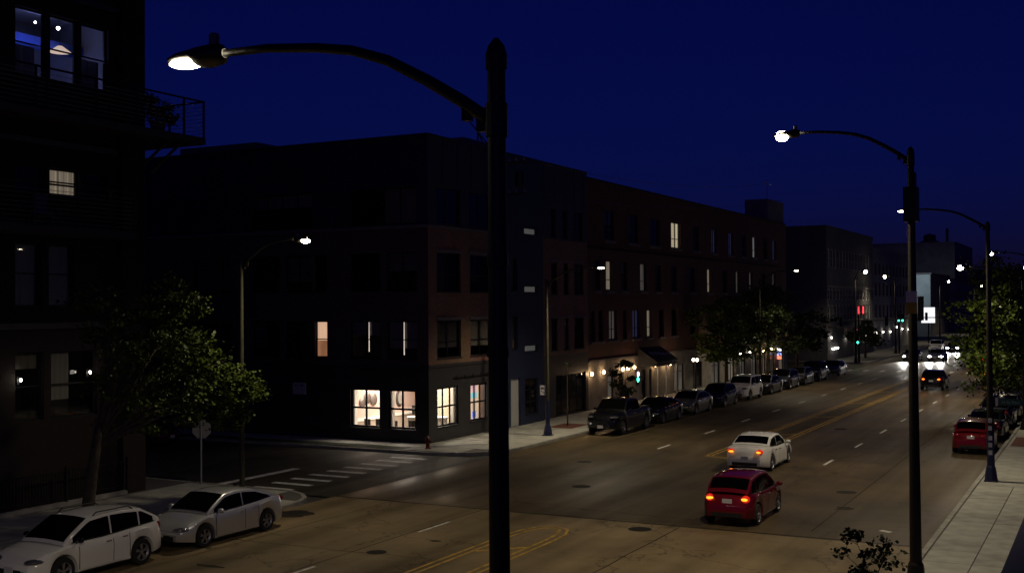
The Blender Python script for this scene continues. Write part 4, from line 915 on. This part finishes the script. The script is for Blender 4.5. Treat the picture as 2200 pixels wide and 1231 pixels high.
p9 = street_lamp('second distant lamp post on left beyond the green signal', -27.0, 166.0, 10.4, arm(10.1, .3, .9), -1, LAMP_W*.5, .14, .08, drop=.2, head_scale=1.1)
p10 = street_lamp('farthest lamp post on right side of the road', -4.4, 122.0, 9.9, arm(9.7), -1, LAMP_W*2.4, .13, .075)
p11 = street_lamp('middle lamp post on left beside the dark bushy tree', -27.0, 97.0, 9.3, arm(9.1), 1, LAMP_W*.9, .12, .06, cone=140, drop=.05)
street_lamp('tiny far lamp post on left beyond the white sign', -27.0, 212.0, 10.2, arm(10.0, .4), 1, LAMP_W, .14, .08, drop=.2)
street_lamp('farthest tiny lamp post on left near street end', -27.0, 268.0, 10.2, arm(10.0, .4), 1, LAMP_W, .14, .08, drop=.2)
for y, z in ((176.0, 2.7), (181.5, 2.7), (188, 2.6), (194, 3.2), (199.5, 2.8), (206, 2.6)): sconce(fb, -31.5, y, z, 12, M_SCONW, (1., .92, .78))
# street name sign on the slim lamp post
sn = thing('street_name_sign', 'green street name sign on the slim right lamp post', 'sign', (-4.2, 48.3, 3.22))
MB().box(.16, 1.06, -.015, .015, -.12, .14).build('sign_panel', M_GREENS, sn); MB().box(.06, .155, -.02, .02, -.16, .18).build('bracket', M_SIGNW, sn)
def lettering(parent, body, size, loc, rot, mt):
    c = bpy.data.curves.new('lettering', 'FONT'); c.body = body; c.size = size; c.align_x = 'CENTER'; c.align_y = 'CENTER'; c.extrude = .001; c.materials.append(mt)
    tmp = bpy.data.objects.new('tmp', c); me = bpy.data.meshes.new_from_object(tmp); me.name = 'lettering'
    if not me.materials: me.materials.append(mt)
    bpy.data.objects.remove(tmp)
    return link('lettering', me, parent, loc, rot)
lettering(sn, 'N St Paul', .17, (.61, -.018, .0), (R(90), 0, 0), mat('sign lettering', (.30, .42, .38), .5))
# stop sign (seen from behind)
st = thing('stop_sign', 'stop sign seen from behind under the leafy tree', 'sign', (-32.15, 34.4, .12), R(28))
MB().tube([(0, 0, 0), (0, 0, 2.55)], .035, 8).build('post', M_STEEL, st)
oc = [(.40*math.cos(R(22.5+45*k)), .40*math.sin(R(22.5+45*k))) for k in range(8)]
b = MB(); b.add([(x, .045, z+2.18) for x, z in oc]+[(x, .055, z+2.18) for x, z in oc], [tuple(range(8)), tuple(range(8, 16))[::-1]]+[(i, i+8, (i+1) % 8+8, (i+1) % 8) for i in range(8)])
b.build('sign_plate', mat('bare aluminium', (.20, .20, .21), .5, metal=.2), st)
b = MB(); b.add([(x*.98, .058, z*.98+2.18) for x, z in oc], [tuple(range(8))[::-1]]); so_ = b.build('sign_face', mat('sign red', (.45, .02, .02), .4), st)
lettering(so_, 'STOP', .26, (0, .06, 2.18), (R(90), 0, R(180)), M_WHITE)
# parking sign on olive lamp post
ps = thing('parking_sign', 'small white sign on the olive lamp post', 'sign', (-27.28, 55.2, 2.2), R(35))
MB().box(-.15, .15, -.06, -.05, .1, .62).build('sign_plate', M_SIGNW, ps); MB().add
MB().box(-.11, .06, -.066, -.061, .42, .52).build('sign_mark', M_DARKIN, ps)
MB().quad((-.12, -.063, .32), (.1, -.063, .17), (.12, -.063, .2), (-.1, -.063, .35)).build('sign_mark', M_DARKIN, ps); MB().box(-.03, .25, -.05, -.03, .3, .36).build('bracket', M_BLACK, ps)
# twin globe lamp post
tg = thing('globe_lamp', 'black post lamp with two small globes near the awning', 'street lamp', (-28.95, 85.5, .12))
MB().tube([(0, 0, 0), (0, 0, 2.55)], [.08, .05], 10).build('post', M_BLACK, tg); MB().tube([(-.16, 0, 2.5), (.16, 0, 2.5)], .025, 6).build('crossbar', M_BLACK, tg)
for s_ in (-.15, .15):
    MB().ball((s_, 0, 2.68), .11, 10, 8, (1, 1, 1.15)).build('globe', M_GLOBE, tg, smooth=True); point('globe_light', tg, (s_*1.6, -.2, 2.7), 4, (1, .85, .6), .1)
# utility pole hidden behind the near lamp
up_ = thing('utility_pole', 'wooden utility pole with transformer hardware behind the near lamp post', 'utility pole', (-27.5, 51.3, .12))
MB().tube([(0, 0, 0), (0, 0, 14.9)], [.17, .11], 10).build('pole', M_BARK, up_)
for z in (14.2, 12.6):
    MB().box(-.1, 1.35, -.06, .06, z, z+.12).build('crossarm', M_BARK, up_)
    for x in (.35, .75, 1.2):
        MB().lathe([(.05, 0), (.07, .06), (.04, .1), (.065, .16), (.03, .2)], 10, (x, 0, z+.121)).build('insulator', mat('glazed insulator', (.25, .25, .25), .1), up_)
MB().lathe([(0, 0), (.22, 0), (.24, .05), (.24, .7), (.2, .76), (0, .78)], 14, (.95, 0, 13.0)).build('transformer', M_BLACK, up_)
for i, (z, dz) in enumerate(((14.45, 6.0), (12.85, 5.7))):
    a = Vector((-26.4, 51.3, z)); b_ = Vector((-32.6, 120.5, 20.0 if i == 0 else 18.1)); pts = [a.lerp(b_, t/16)-Vector((0, 0, 1.6*4*(t/16)*(1-t/16)*.5)) for t in range(17)]
    o = MB().tube(pts, .012, 4).build('power_cable', M_BLACK); tag(o, ('upper' if i == 0 else 'lower')+' thin cable strung above the rooftops from the utility pole', 'cable', 'overhead cables')
# traffic signals
def signal_head(parent, x, y, z, face, lit=None):
    s_ = MB(); s_.box(x-.17, x+.17, y-.1, y+.1, z-.55, z+.55); h = s_.build('signal_head', M_BLACK, parent)
    for k, zz in enumerate((.35, 0, -.35)):
        MB().lathe([(0, 0), (.11, 0), (.12, -.02*face)], 12, (x, y-face*.105, z+zz), 'y').build('lens', (M_GRNL if lit == k else M_DARKIN), h)
        MB().lathe([(.13, 0), (.13, -.16*face)], 10, (x, y-face*.1, z+zz), 'y').build('visor', M_BLACK, h)
ts = thing('traffic_signal', 'traffic signal on mast arm at the cross street, showing green', 'traffic signal', (-26.7, 138.6, .12))
MB().tube([(0, 0, 0), (0, 0, 5.6)], [.14, .1], 10).build('post', M_BLACK, ts); MB().tube([(-3.4, 0, 4.95), (0, 0, 5.0), (6.2, 0, 5.15)], [.05, .08, .05], 8).build('mast_arm', M_BLACK, ts)
signal_head(ts, -.05, -.26, 2.75, 1, 2); signal_head(ts, 3.2, -.2, 4.9, -1); signal_head(ts, -2., -.2, 4.8, -1)
ts2 = thing('traffic_signal', 'second traffic signal mast arm before the white sign, showing green', 'traffic signal', (-26.4, 165.3, .12))
MB().tube([(0, 0, 0), (0, 0, 5.9)], [.14, .1], 10).build('post', M_BLACK, ts2); MB().tube([(0, 0, 5.0), (9.2, 0, 5.0)], [.08, .05], 8).build('mast_arm', M_BLACK, ts2)
signal_head(ts2, .05, -.26, 4.95, 1, 2); signal_head(ts2, .55, -.26, 4.95, 1, 2); signal_head(ts2, 3.65, -.2, 5.15, -1)
MB().box(1.9, 3.0, -.04, .04, 4.5, 4.8).build('street_plate', M_GREENS, ts2)
# fire hydrant on the corner
fh = thing('fire_hydrant', 'small dark red fire hydrant on the corner pavement', 'fire hydrant', (-29.9, 47.72, .125))
MB().lathe([(.16, 0), (.16, .04), (.10, .06), (.10, .42), (.13, .44), (.13, .48), (.09, .56), (.03, .62), (0, .66)], 14).build('barrel', M_REDH, fh, smooth=35)
MB().lathe([(.05, -.16), (.05, .16)], 10, (0, 0, .36), 'x').build('nozzle', M_REDH, fh); MB().lathe([(.06, -.17), (.06, -.02)], 10, (0, 0, .30), 'y').build('nozzle', M_REDH, fh)
# shop awning of the building under the camera
sa = thing('shop_awning', 'navy shop awning in the lower right corner of view', 'awning', (.3, 15, 0))
b = MB(); b.quad((.0, -7, 4.35), (-1.66, -7, 3.55), (-1.66, 9.5, 3.55), (.0, 9.5, 4.35)); b.quad((-1.66, -7, 3.55), (-1.66, -7, 3.25), (-1.66, 9.5, 3.25), (-1.66, 9.5, 3.55)); b.build('cloth', mat('navy awning cloth', (.010, .018, .13), .8, var=.15, scale=2), sa)
for y in (-6.9, -1, 4, 9.4): MB().tube([(0, y, 3.3), (-1.64, y, 3.3)], .02, 6).build('support', M_STEEL, sa)
MB().box(.02, .3, -18, 9.6, .1, 6.2).build('wall', M_BRICKD, sa)

# ================================================================== CARS
def interp(tab, x):
    if x <= tab[0][0]: return tab[0][1]
    for (x0, y0), (x1, y1) in zip(tab[:-1], tab[1:]):
        if x <= x1:
            t = (x-x0)/(x1-x0); t = t*t*(3-2*t)*.5+t*.5
            return y0+(y1-y0)*t
    return tab[-1][1]
KINDS = {
 # forward = +x ; sh = shoulder/bonnet line, cab = (cowl, roof front, roof rear, rear glass base)
 'sedan': dict(L=4.82, W=1.84, wb=2.8, fo=.96, r=.335, clear=.20, roof=1.46, cab=(1.28, .42, -.92, -1.88), sh=[(-2.41, .92), (-2.3, 1.02), (-1.7, 1.04), (-.9, .98), (.2, .93), (1.2, .91), (1.9, .80), (2.25, .70), (2.41, .58)], bp=(-.30,), glassx=(1.0, -1.62), tumble=.30),
 'notchback': dict(L=5.05, W=1.86, wb=2.82, fo=1.05, r=.335, clear=.20, roof=1.47, cab=(1.35, .45, -.95, -1.62), sh=[(-2.52, .88), (-2.42, 1.03), (-1.7, 1.06), (-.9, .98), (.2, .93), (1.2, .93), (1.9, .83), (2.35, .74), (2.52, .62)], bp=(-.32,), glassx=(1.05, -1.42), tumble=.28),
 'crossover': dict(L=4.60, W=1.85, wb=2.66, fo=.95, r=.36, clear=.25, roof=1.61, cab=(1.30, .40, -1.42, -2.16), sh=[(-2.30, 1.05), (-2.1, 1.10), (-1.2, 1.06), (0, 1.0), (1.1, 1.0), (1.75, .90), (2.12, .80), (2.30, .62)], bp=(-.28, -1.3), glassx=(1.03, -1.86), tumble=.25),
 'boxy': dict(L=4.75, W=1.90, wb=2.8, fo=.92, r=.38, clear=.28, roof=1.76, cab=(1.12, .52, -2.10, -2.30), sh=[(-2.37, 1.05), (-2.3, 1.12), (-1.2, 1.10), (0, 1.08), (1.1, 1.09), (1.95, 1.03), (2.25, .97), (2.37, .80)], bp=(-.25, -1.30), glassx=(.92, -2.15), tumble=.20),
 'hatch': dict(L=4.25, W=1.77, wb=2.6, fo=.88, r=.33, clear=.20, roof=1.55, cab=(1.30, .42, -1.45, -1.98), sh=[(-2.12, .93), (-2.0, 1.04), (-1.0, 1.0), (.1, .95), (1.1, .93), (1.7, .82), (2.0, .72), (2.12, .56)], bp=(-.28, -1.2), glassx=(1.02, -1.75), tumble=.27),
 'pickup': dict(L=5.55, W=1.98, wb=3.45, fo=.98, r=.40, clear=.32, roof=1.88, cab=(1.35, .75, -.72, -.98), sh=[(-2.77, 1.12), (-2.7, 1.22), (-1.0, 1.22), (0, 1.20), (1.2, 1.22), (2.2, 1.15), (2.6, 1.08), (2.77, .9)], bp=(.0,), glassx=(1.1, -.82), tumble=.20),
}
CM = {}
def car_meshes(kind):
    if kind in CM: return CM[kind]
    K = KINDS[kind]; L, W, r = K['L'], K['W'], K['r']; hx = L/2
    xw = (hx-K['fo'], hx-K['fo']-K['wb']); RA = r+.07
    cowl, rf_, rr_, rb_ = K['cab']; roof = K['roof']; sh = lambda x: interp(K['sh'], x)
    def hw(x):
        t = abs(x)/hx; k = 1-.045*t**2-.055*t**5
        e = max(0., (abs(x)-(hx-.45))/.45); k *= 1-.20*e**2.4
        return W/2*k
    def zl(x):
        e = max(0., (abs(x)-(hx-.75))/.75); return K['clear']+.10*e
    def za(x):
        for c in xw:
            d = abs(x-c)
            if d < RA: return r+math.sqrt(max(0, RA*RA-d*d))
        return 0
    def slant(x, z):   # noses and tails lean in above the bumper
        e = max(0., (abs(x)-(hx-.5))/.5); q = max(0., z-.52)*.35*e
        q += max(0., .45-z)*.25*e
        return x-math.copysign(q, x)
    def section(x):
        w_ = hw(x); lo = zl(x); a = max(lo, za(x)); s_ = sh(x); inn = w_*.60
        mid = a+(s_-a)*.42; up__ = a+(s_-a)*.74
        flare = 0
        for c in xw: flare = max(flare, .022*max(0, 1-abs(abs(x-c)-RA*.9)/.3))
        P = [(0, lo), (inn, lo), (inn, a), (w_*.955+flare, a), (w_*.975+flare, a+.02), (w_*.992+flare*.6, mid), (w_*1.0, up__), (w_*.957, s_-.06), (w_*.925, s_-.012), (w_*.86, s_+.006), (w_*.5, s_+.03), (0, s_+.04)]
        return [(slant(x, z), y, z) for y, z in P]
    xs = set([-hx, -hx+.03, -hx+.09, -hx+.2, -hx+.35, hx, hx-.03, hx-.09, hx-.2, hx-.35])
    for c in xw:
        for k in (1.001, .999, .96, .86, .7, .5, .25, 0): xs.add(c+k*RA); xs.add(c-k*RA)
    x = -hx
    while x < hx: xs.add(round(x, 3)); x += .25
    xs = sorted(xs); xs = [xs[0]]+[b_ for a_, b_ in zip(xs[:-1], xs[1:]) if b_-a_ > .0008]
    b = MB(); rows = []
    for x in xs:
        s_ = section(x); rows.append(s_+[(p[0], -p[1], p[2]) for p in s_[-2:0:-1]])
    b.grid(rows, True)
    n = len(rows[0]); h_ = n//2
    for row in (rows[0], rows[-1]):
        o = len(b.v); b.v += row; 
        for i in range(h_): 
            i2 = (n-i) % n; j2 = (n-i-1) % n
            f = [o+i, o+i+1, o+j2, o+i2]; f = list(dict.fromkeys(f))
            if len(f) > 2: b.f.append(tuple(f)); b.mi.append(0)
    # greenhouse
    tm = K['tumble']
    def zt(x):
        base = sh(x)+.02
        if x >= rf_: t = (cowl-x)/(cowl-rf_); top = roof-.05; z = base+(top-base)*min(1, max(0, t))**.85; return z
        if x <= rr_: t = (x-rb_)/(rr_-rb_); top = roof-.07; z = base+(top-base)*min(1, max(0, t))**(.8); return z
        t = (rf_-x)/(rf_-rr_); return roof-.05-.02*t+.05*math.sin(PI*min(1, t*1.05))
    def gy(x, v):  # half width of the side glass at height fraction v
        yb = hw(x)*.925-.035; H_ = zt(x)-sh(x); yr = yb-tm*H_*.85; return yb+(yr-yb)*(v**1.15)
    gx = [cowl+(rf_-cowl)*i/8 for i in range(9)]+[rf_+(rr_-rf_)*i/8 for i in range(1, 8)]+[rr_+(rb_-rr_)*i/7 for i in range(8)]
    grow = []
    for x in gx:
        z0 = sh(x)-.03; z1 = zt(x); H_ = z1-z0; half = []
        for v in (0, .3, .6, .86): half.append((x, gy(x, v), z0+H_*v))
        yr = gy(x, .94); half += [(x, yr-.012, z0+H_*.95), (x, yr-.06, z1), (x, yr*.5, z1+.028), (x, 0, z1+.035)]
        grow.append(half+[(p[0], -p[1], p[2]) for p in half[-2::-1]])
    b.grid(grow)
    body = b.mesh('body', M_TRIMB, 40, weld=True)
    # --- glass panels, 6 mm proud
    g = MB(); off = .008
    def topstrip(xa, xb, nn, inset):
        rws = []
        for i in range(nn+1):
            x = xa+(xb-xa)*i/nn; dzdx = (zt(x+.01)-zt(x-.01))/.02; N_ = Vector((-dzdx, 0, 1)).normalized()*off
            yr = gy(x, .94)-inset
            rws.append([(x+N_.x, yr*t, zt(x)+.002+(.035*(1-abs(t)**2)*.9+.0)*1.+N_.z*1.4) for t in (-1, -.75, -.4, 0, .4, .75, 1)])
        return MB().grid(rws)
    ws_ = topstrip(cowl-.07, rf_+.03, 8, .055).mesh('windscreen', M_CARGL, True)
    rw_ = topstrip(rr_-.04, rb_+(.10 if kind != 'pickup' else .05), 7, .07).mesh('rear_window', M_CARGL, True)
    sides = {}
    edges = [K['glassx'][0]]+list(K['bp'])+[K['glassx'][1]]
    for sgn in (1, -1):
        lst = []
        for xa, xb in zip(edges[:-1], edges[1:]):
            xa2, xb2 = xa-.03, xb+.03; rws = []
            for i in range(11):
                x = xa2+(xb2-xa2)*i/10; z0 = sh(x)-.03; H_ = zt(x)-z0
                v0 = .06/H_ if H_ > .12 else .5; v1 = 1-.085/H_ if H_ > .2 else v0+.02
                v0 = min(v0+.02, .5); v1 = max(v0+.01, v1)
                rws.append([(x, sgn*(gy(x, v0+(v1-v0)*t)+off), z0+H_*(v0+(v1-v0)*t)) for t in (0, .35, .7, 1)])
            lst.append(MB().grid(rws).mesh('side_window', M_CARGL, True))
        sides[sgn] = lst
    # --- doors: panels 5 mm proud of the flank, with handle
    def flank(x, t):  # t 0..1 from above the sill to under the shoulder
        s_ = section(x); P = s_[4:8]; k = t*3; i = min(2, int(k)); f = k-i
        return (P[i][0]+(P[i+1][0]-P[i][0])*f, P[i][1]+(P[i+1][1]-P[i][1])*f, P[i][2]+(P[i+1][2]-P[i][2])*f)
    doors = []
    xf1 = xw[0]-RA-.06; xbp = K['bp'][0]; xr1 = max(xw[1]+RA+.04, -hx+.5)
    for (xa, xb) in ((xf1, xbp+.008), (xbp-.008, xr1)):
        for sgn in (1, -1):
            rws = [[(p[0], sgn*(p[1]+.005), p[2]) for p in (flank(xa+(xb-xa)*i/8, .06+.9*t/5) for t in range(6))] for i in range(9)]
            dm = MB().grid(rws).mesh('door', M_TRIMB, True)
            hp = flank(xb+.16, .86); hm = MB().box(hp[0]-.09, hp[0]+.09, min(sgn*hp[1], sgn*(hp[1]+.035)), max(sgn*hp[1], sgn*(hp[1]+.035)), hp[2]-.018, hp[2]+.018).mesh('handle', M_CHROME)
            doors.append((dm, hm))
    seams = []
    for sgn in (1, -1):
        for xs_ in (xf1+.012, xbp, xr1-.012):
            rws = [[(p[0]+d, sgn*(p[1]+.0075), p[2]) for d in (-.011, .011)] for p in (flank(xs_, .06+.9*t/5) for t in range(6))]
            seams.append(('door_seam', MB().grid(rws).mesh('door_seam', M_TRIMB)))
        rws = []
        for i in range(13):
            x = K['glassx'][0]+.02+(K['glassx'][1]-K['glassx'][0]-.04)*i/12; yb = gy(x, .06)+.012; z0 = sh(x)+.012
            rws.append([(x, sgn*yb, z0), (x, sgn*(yb-.004), z0+.03)])
        seams.append(('window_trim', MB().grid(rws).mesh('window_trim', M_CHROME if kind == 'sedan' else M_TRIMB)))
    # --- lamps
    nf = section(hx-.16)
    hl = []; tl = []; bulb = []
    for sgn in (1, -1):
        y = nf[7][1]; z = sh(hx-.2)-.085
        hl.append(MB().ball((slant(hx-.20, z)+.0, sgn*(hw(hx-.2)*.80), z), 1, 14, 8, (.26, .19, .075), -sgn*.55).mesh('headlight', M_HEADL, True))
        zt_ = sh(-hx+.1)-.12
        tall = kind in ('boxy', 'pickup', 'crossover', 'hatch')
        tb = MB(); tb.ball((slant(-hx+.09, zt_)-.02, sgn*hw(-hx+.12)*.80, zt_-(.02 if tall else 0)), 1, 14, 8, (.15, .17 if not tall else .13, .13 if tall else .095), sgn*.4)
        tl.append(tb.mesh('tail_light', M_TAIL, True))
        bulb.append(MB().ball((slant(-hx+.09, zt_)-.105, sgn*hw(-hx+.12)*.77, zt_-.015), 1, 12, 6, (.085, .115, .05 if not tall else .055), sgn*.4).mesh('tail_bulb', M_TAIL, True))
    gr = MB(); zx = sh(hx-.05); xg = hx-.01
    gz = zx-.10
    for k in range(4):
        z = gz-.05-k*.045; gr.box(slant(hx, z)-.02, slant(hx, z)+.012, -hw(hx)*.62, hw(hx)*.62, z-.017, z+.012)
    grille = gr.mesh('grille', M_TRIMB)
    lower = []
    for sg in (1, -1):
        z = K['clear']+.2; xx = slant(sg*hx, z); lower.append(MB().box(min(xx, xx+sg*.012), max(xx, xx+sg*.012), -hw(hx)*.8, hw(hx)*.8, K['clear']+.12, K['clear']+.25).mesh('bumper_trim', M_TRIMB))
    pf = MB(); z = .5; pf.box(slant(hx, z)+.005, slant(hx, z)+.022, -.16, .16, z-.08, z+.08)
    pr = MB(); z = .80 if kind in ('sedan', 'hatch', 'crossover', 'boxy', 'pickup') else .62; xx = slant(-hx, z); pr.box(xx-.02, xx-.004, -.16, .16, z-.08, z+.08)
    plates = (pf.mesh('number_plate', M_PLATE), pr.mesh('number_plate', M_PLATE))
    mir = []
    for sgn in (1, -1):
        mx_ = K['glassx'][0]-.10; q = MB().ball((mx_, sgn*(hw(mx_)+.09), sh(mx_)+.09), 1, 10, 6, (.09, .12, .075)); q.tube([(mx_, sgn*hw(mx_)*.93, sh(mx_)), (mx_, sgn*(hw(mx_)+.03), sh(mx_)+.05)], .025, 6); mir.append(q.mesh('wing_mirror', M_TRIMB, True))
    # wheels
    wt = .215
    ty = MB().lathe([(r*.66, -wt/2), (r*.94, -wt/2), (r, -wt/2+.035), (r, wt/2-.035), (r*.94, wt/2), (r*.66, wt/2)], 28, axis='y').mesh('wheel', M_TYRE, 40)
    rm_ = MB(); rm_.lathe([(r*.60, -.055), (r*.67, -.09), (r*.70, -.105)], 24, axis='y'); rm_.lathe([(0, -.098), (r*.13, -.098), (r*.16, -.07)], 12, axis='y')
    for k in range(5):
        a = 2*PI*k/5+.3
        for d in (-.16, .16):
            ca, sa_ = math.cos(a+d), math.sin(a+d); c0, s0 = math.cos(a), math.sin(a); u = Vector((-s0, 0, c0))*r*.05
            p0 = Vector((c0*r*.1, -.085, s0*r*.1)); p1_ = Vector((ca*r*.64, -.075, sa_*r*.64))
            rm_.add([p0-u, p0+u, p1_+u*.8, p1_-u*.8, p0-u+Vector((0, .03, 0)), p0+u+Vector((0, .03, 0)), p1_+u*.8+Vector((0, .03, 0)), p1_-u*.8+Vector((0, .03, 0))], [(0, 1, 2, 3), (0, 4, 5, 1), (1, 5, 6, 2), (2, 6, 7, 3), (3, 7, 4, 0)])
    rim = rm_.mesh('rim', M_RIM); 
    bk = MB().lathe([(0, -.03), (r*.66, -.03)], 20, axis='y').mesh('brake_disc', M_BLACK)
    extra = seams
    if kind in ('crossover', 'boxy'):
        for sgn in (1, -1):
            y = gy(-.5, .94)-.05; extra.append(('roof_rail', MB().tube([(rf_-.2, sgn*y, zt(rf_-.2)+.01), (rf_-.3, sgn*y, roof+.05), (rr_+.4, sgn*y, roof+.04), (rr_+.25, sgn*y, zt(rr_+.25))], .018, 6).mesh('roof_rail', M_TRIMB)))
    if kind == 'sedan': extra.append(('aerial_fin', MB().add and MB().prism([(-.95, -.02), (-.78, -.006), (-.78, .006), (-.95, .02)], roof-.02, roof+.07).mesh('aerial_fin', M_TRIMB)))
    if kind == 'pickup':
        bd = MB(); bd.box(-hx+.16, -1.02, -W/2*.80, W/2*.80, 1.255, 1.262); extra.append(('bed_cover', bd.mesh('bed_cover', M_TRIMB)))
    # sills
    for sgn in (1, -1): extra.append(('sill_trim', MB().box(xw[1]+RA+.02, xw[0]-RA-.02, min(sgn*W*.455, sgn*W*.485), max(sgn*W*.455, sgn*W*.485), K['clear']-.02, K['clear']+.07).mesh('sill_trim', M_TRIMB)))
    CM[kind] = dict(body=body, ws=ws_, rw=rw_, sides=sides, doors=doors, hl=hl, tl=tl, grille=grille, plates=plates, mir=mir, ty=ty, rim=rim, bk=bk, xw=xw, W=W, r=r, extra=extra, lower=lower, bulb=bulb)
    return CM[kind]
def setm(o, mt):
    o.material_slots[0].link = 'OBJECT'; o.material_slots[0].material = mt; return o
def car(kind, pt, label, x, y, heading, group, name='car', cat='car', head=None, tail=None, head_w=0, mirror_mt=None):
    D = car_meshes(kind); t = thing(name, label, cat, (x, y, .002), heading, group)
    setm(link('body', D['body'], t), pt)
    link('windscreen', D['ws'], t); link('rear_window', D['rw'], t)
    for s_ in (1, -1):
        for me in D['sides'][s_]: link('side_window', me, t)
    for dm, hm in D['doors']: d = setm(link('door', dm, t), pt); link('handle', hm, d)
    for me in D['hl']: setm(link('headlight', me, t), head or M_HEADL)
    for me, mb_ in zip(D['tl'], D['bulb']):
        q = setm(link('tail_light', me, t), tail or M_TAIL)
        if tail: setm(link('bulb', mb_, q), M_BULB if tail is M_TAILON else M_TAILDIM)
    link('grille', D['grille'], t); [link('bumper_trim', q_, t) for q_ in D['lower']]
    for me in D['plates']: link('number_plate', me, t)
    for me in D['mir']: setm(link('wing_mirror', me, t), mirror_mt or pt)
    for nm, me in D['extra']: link(nm, me, t)
    for xw in D['xw']:
        for s_ in (1, -1):
            wl_ = link('wheel', D['ty'], t, (xw, s_*(D['W']/2-.125), D['r']), (0, 0, 0 if s_ < 0 else PI)); link('rim', D['rim'], wl_); link('brake_disc', D['bk'], wl_)
    if head_w:
        hx = KINDS[kind]['L']/2
        for s_ in (.62, -.62): spot('beam', t, (hx+.12, s_, .68), head_w, (1, .94, .84), 34, .5, .08, (1, 0, -.26))
    if tail:
        hx = KINDS[kind]['L']/2
        for s_ in (.62, -.62): spot('glow', t, (-hx-.16, s_, .85), 2, (1, .15, .05), 150, .9, .08, (-1, 0, -.1))
    return t
P_SILVER = paint('silver paint', (.58, .59, .61), .3, .6); P_WHITE = paint('white car paint', (.72, .71, .69), .3); P_RED = paint('red car paint', (.13, .004, .011), .28, .2)
P_BLACK = paint('black car paint', (.003, .003, .004), .25); P_NAVY = paint('dark blue car paint', (.008, .010, .022), .25, .2); P_GREY = paint('dark grey car paint', (.045, .045, .048), .28, .5); P_TAUPE = paint('taupe car paint', (.17, .16, .13), .3, .5)
P_RED2 = paint('bright red car paint', (.13, .005, .008), .28, .1); P_LSIL = paint('light silver paint', (.33, .34, .35), .3, .6)
DN, UPW = R(-90), R(90)   # heading: towards the camera / away from it
GP = 'cars parked along the left kerb'; GR = 'cars parked along the right kerb'; GM = 'cars driving on the road'
car('crossover', P_WHITE, 'white crossover parked nearest at bottom left corner', -24.86, 22.0, DN, GP, mirror_mt=P_BLACK)
car('sedan', P_SILVER, 'silver sedan parked beside the near left corner', -24.85, 27.25, DN, GP)
X0 = -24.82
car('pickup', P_BLACK, 'black pickup truck parked first in the left row', X0+.02, 60.0, DN, GP, 'pickup_truck', 'pickup truck')
car('sedan', P_BLACK, 'black sedan parked right behind the black pickup', X0, 66.2, DN, GP)
car('sedan', P_TAUPE, 'taupe sedan parked between two black cars', X0, 72.3, DN, GP)
car('hatch', P_NAVY, 'dark blue hatchback parked before the white suv', X0+.05, 78.2, DN, GP)
car('boxy', P_WHITE, 'boxy white suv parked in the middle of the left row', X0, 84.6, DN, GP)
car('notchback', P_BLACK, 'black sedan parked directly behind the white suv', X0, 90.6, DN, GP)
car('crossover', P_NAVY, 'dark suv parked second behind the white suv', X0, 96.4, DN, GP)
car('hatch', P_GREY, 'dark grey hatchback parked before the farthest suv', X0+.05, 101.6, DN, GP)
car('boxy', P_BLACK, 'black boxy suv parked at far end of left row', X0, 107.4, DN, GP)
car('sedan', P_GREY, 'grey sedan parked beyond the black boxy suv', X0, 116.0, DN, GP)
XR = -5.98
car('hatch', P_RED2, 'red hatchback parked nearest on the right kerb', XR-.02, 59.3, UPW, GR)
car('sedan', P_BLACK, 'black sedan parked ahead of the red hatchback', XR, 65.4, UPW, GR)
car('crossover', P_NAVY, 'dark suv parked second ahead of red hatchback', XR, 71.4, UPW, GR)
car('sedan', P_GREY, 'grey sedan parked on right under the lit tree', XR, 77.4, UPW, GR)
car('boxy', P_LSIL, 'silver suv parked on right beyond the grey sedan', XR, 83.6, UPW, GR)
car('crossover', P_BLACK, 'black suv parked farthest on the right kerb', XR, 90.0, UPW, GR)
car('notchback', P_LSIL, 'silver sedan parked far off on the right kerb', XR, 97.5, UPW, GR)
car('notchback', P_WHITE, 'white sedan driving away with lit tail lamps', -13.87, 49.65, R(90.5), GM, tail=M_TAILON)
car('hatch', P_RED, 'dark red hatchback driving behind the white sedan', -11.08, 37.65, R(91), GM, tail=M_TAILON)
car('crossover', P_BLACK, 'black suv driving away beside the right lamp post', -13.15, 99.7, UPW, GM, tail=M_TAILON)
car('crossover', P_NAVY, 'dark suv braking ahead near the right parked cars', -9.35, 108.4, UPW, GM, tail=M_TAILON)
car('sedan', P_GREY, 'far car with dim red tail lamps under the tree', -13.4, 136.2, UPW, GM, tail=M_TAILDIM)
car('sedan', P_BLACK, 'farther car with one visible red tail lamp at right', -9.9, 141.5, UPW, GM, tail=M_TAILDIM)
car('sedan', P_GREY, 'oncoming car with bright headlamps half hidden by right post', -22.0, 147.5, DN, GM, head=M_HEADON, head_w=2800)
car('sedan', P_LSIL, 'oncoming car with bright headlamps right of the dark post', -19.2, 148.5, DN, GM, head=M_HEADON, head_w=2400)
car('boxy', P_WHITE, 'white suv waiting beyond the oncoming cars', -22.8, 175.5, DN, GM)
car('sedan', P_GREY, 'farthest oncoming car with dazzling headlamps', -20.6, 177.0, DN, GM, head=M_HEADON, head_w=2400)
car('sedan', P_RED, 'red car standing in the dark side street', -45.5, 44.0, R(0), 'cars in the side street', tail=M_TAILON)
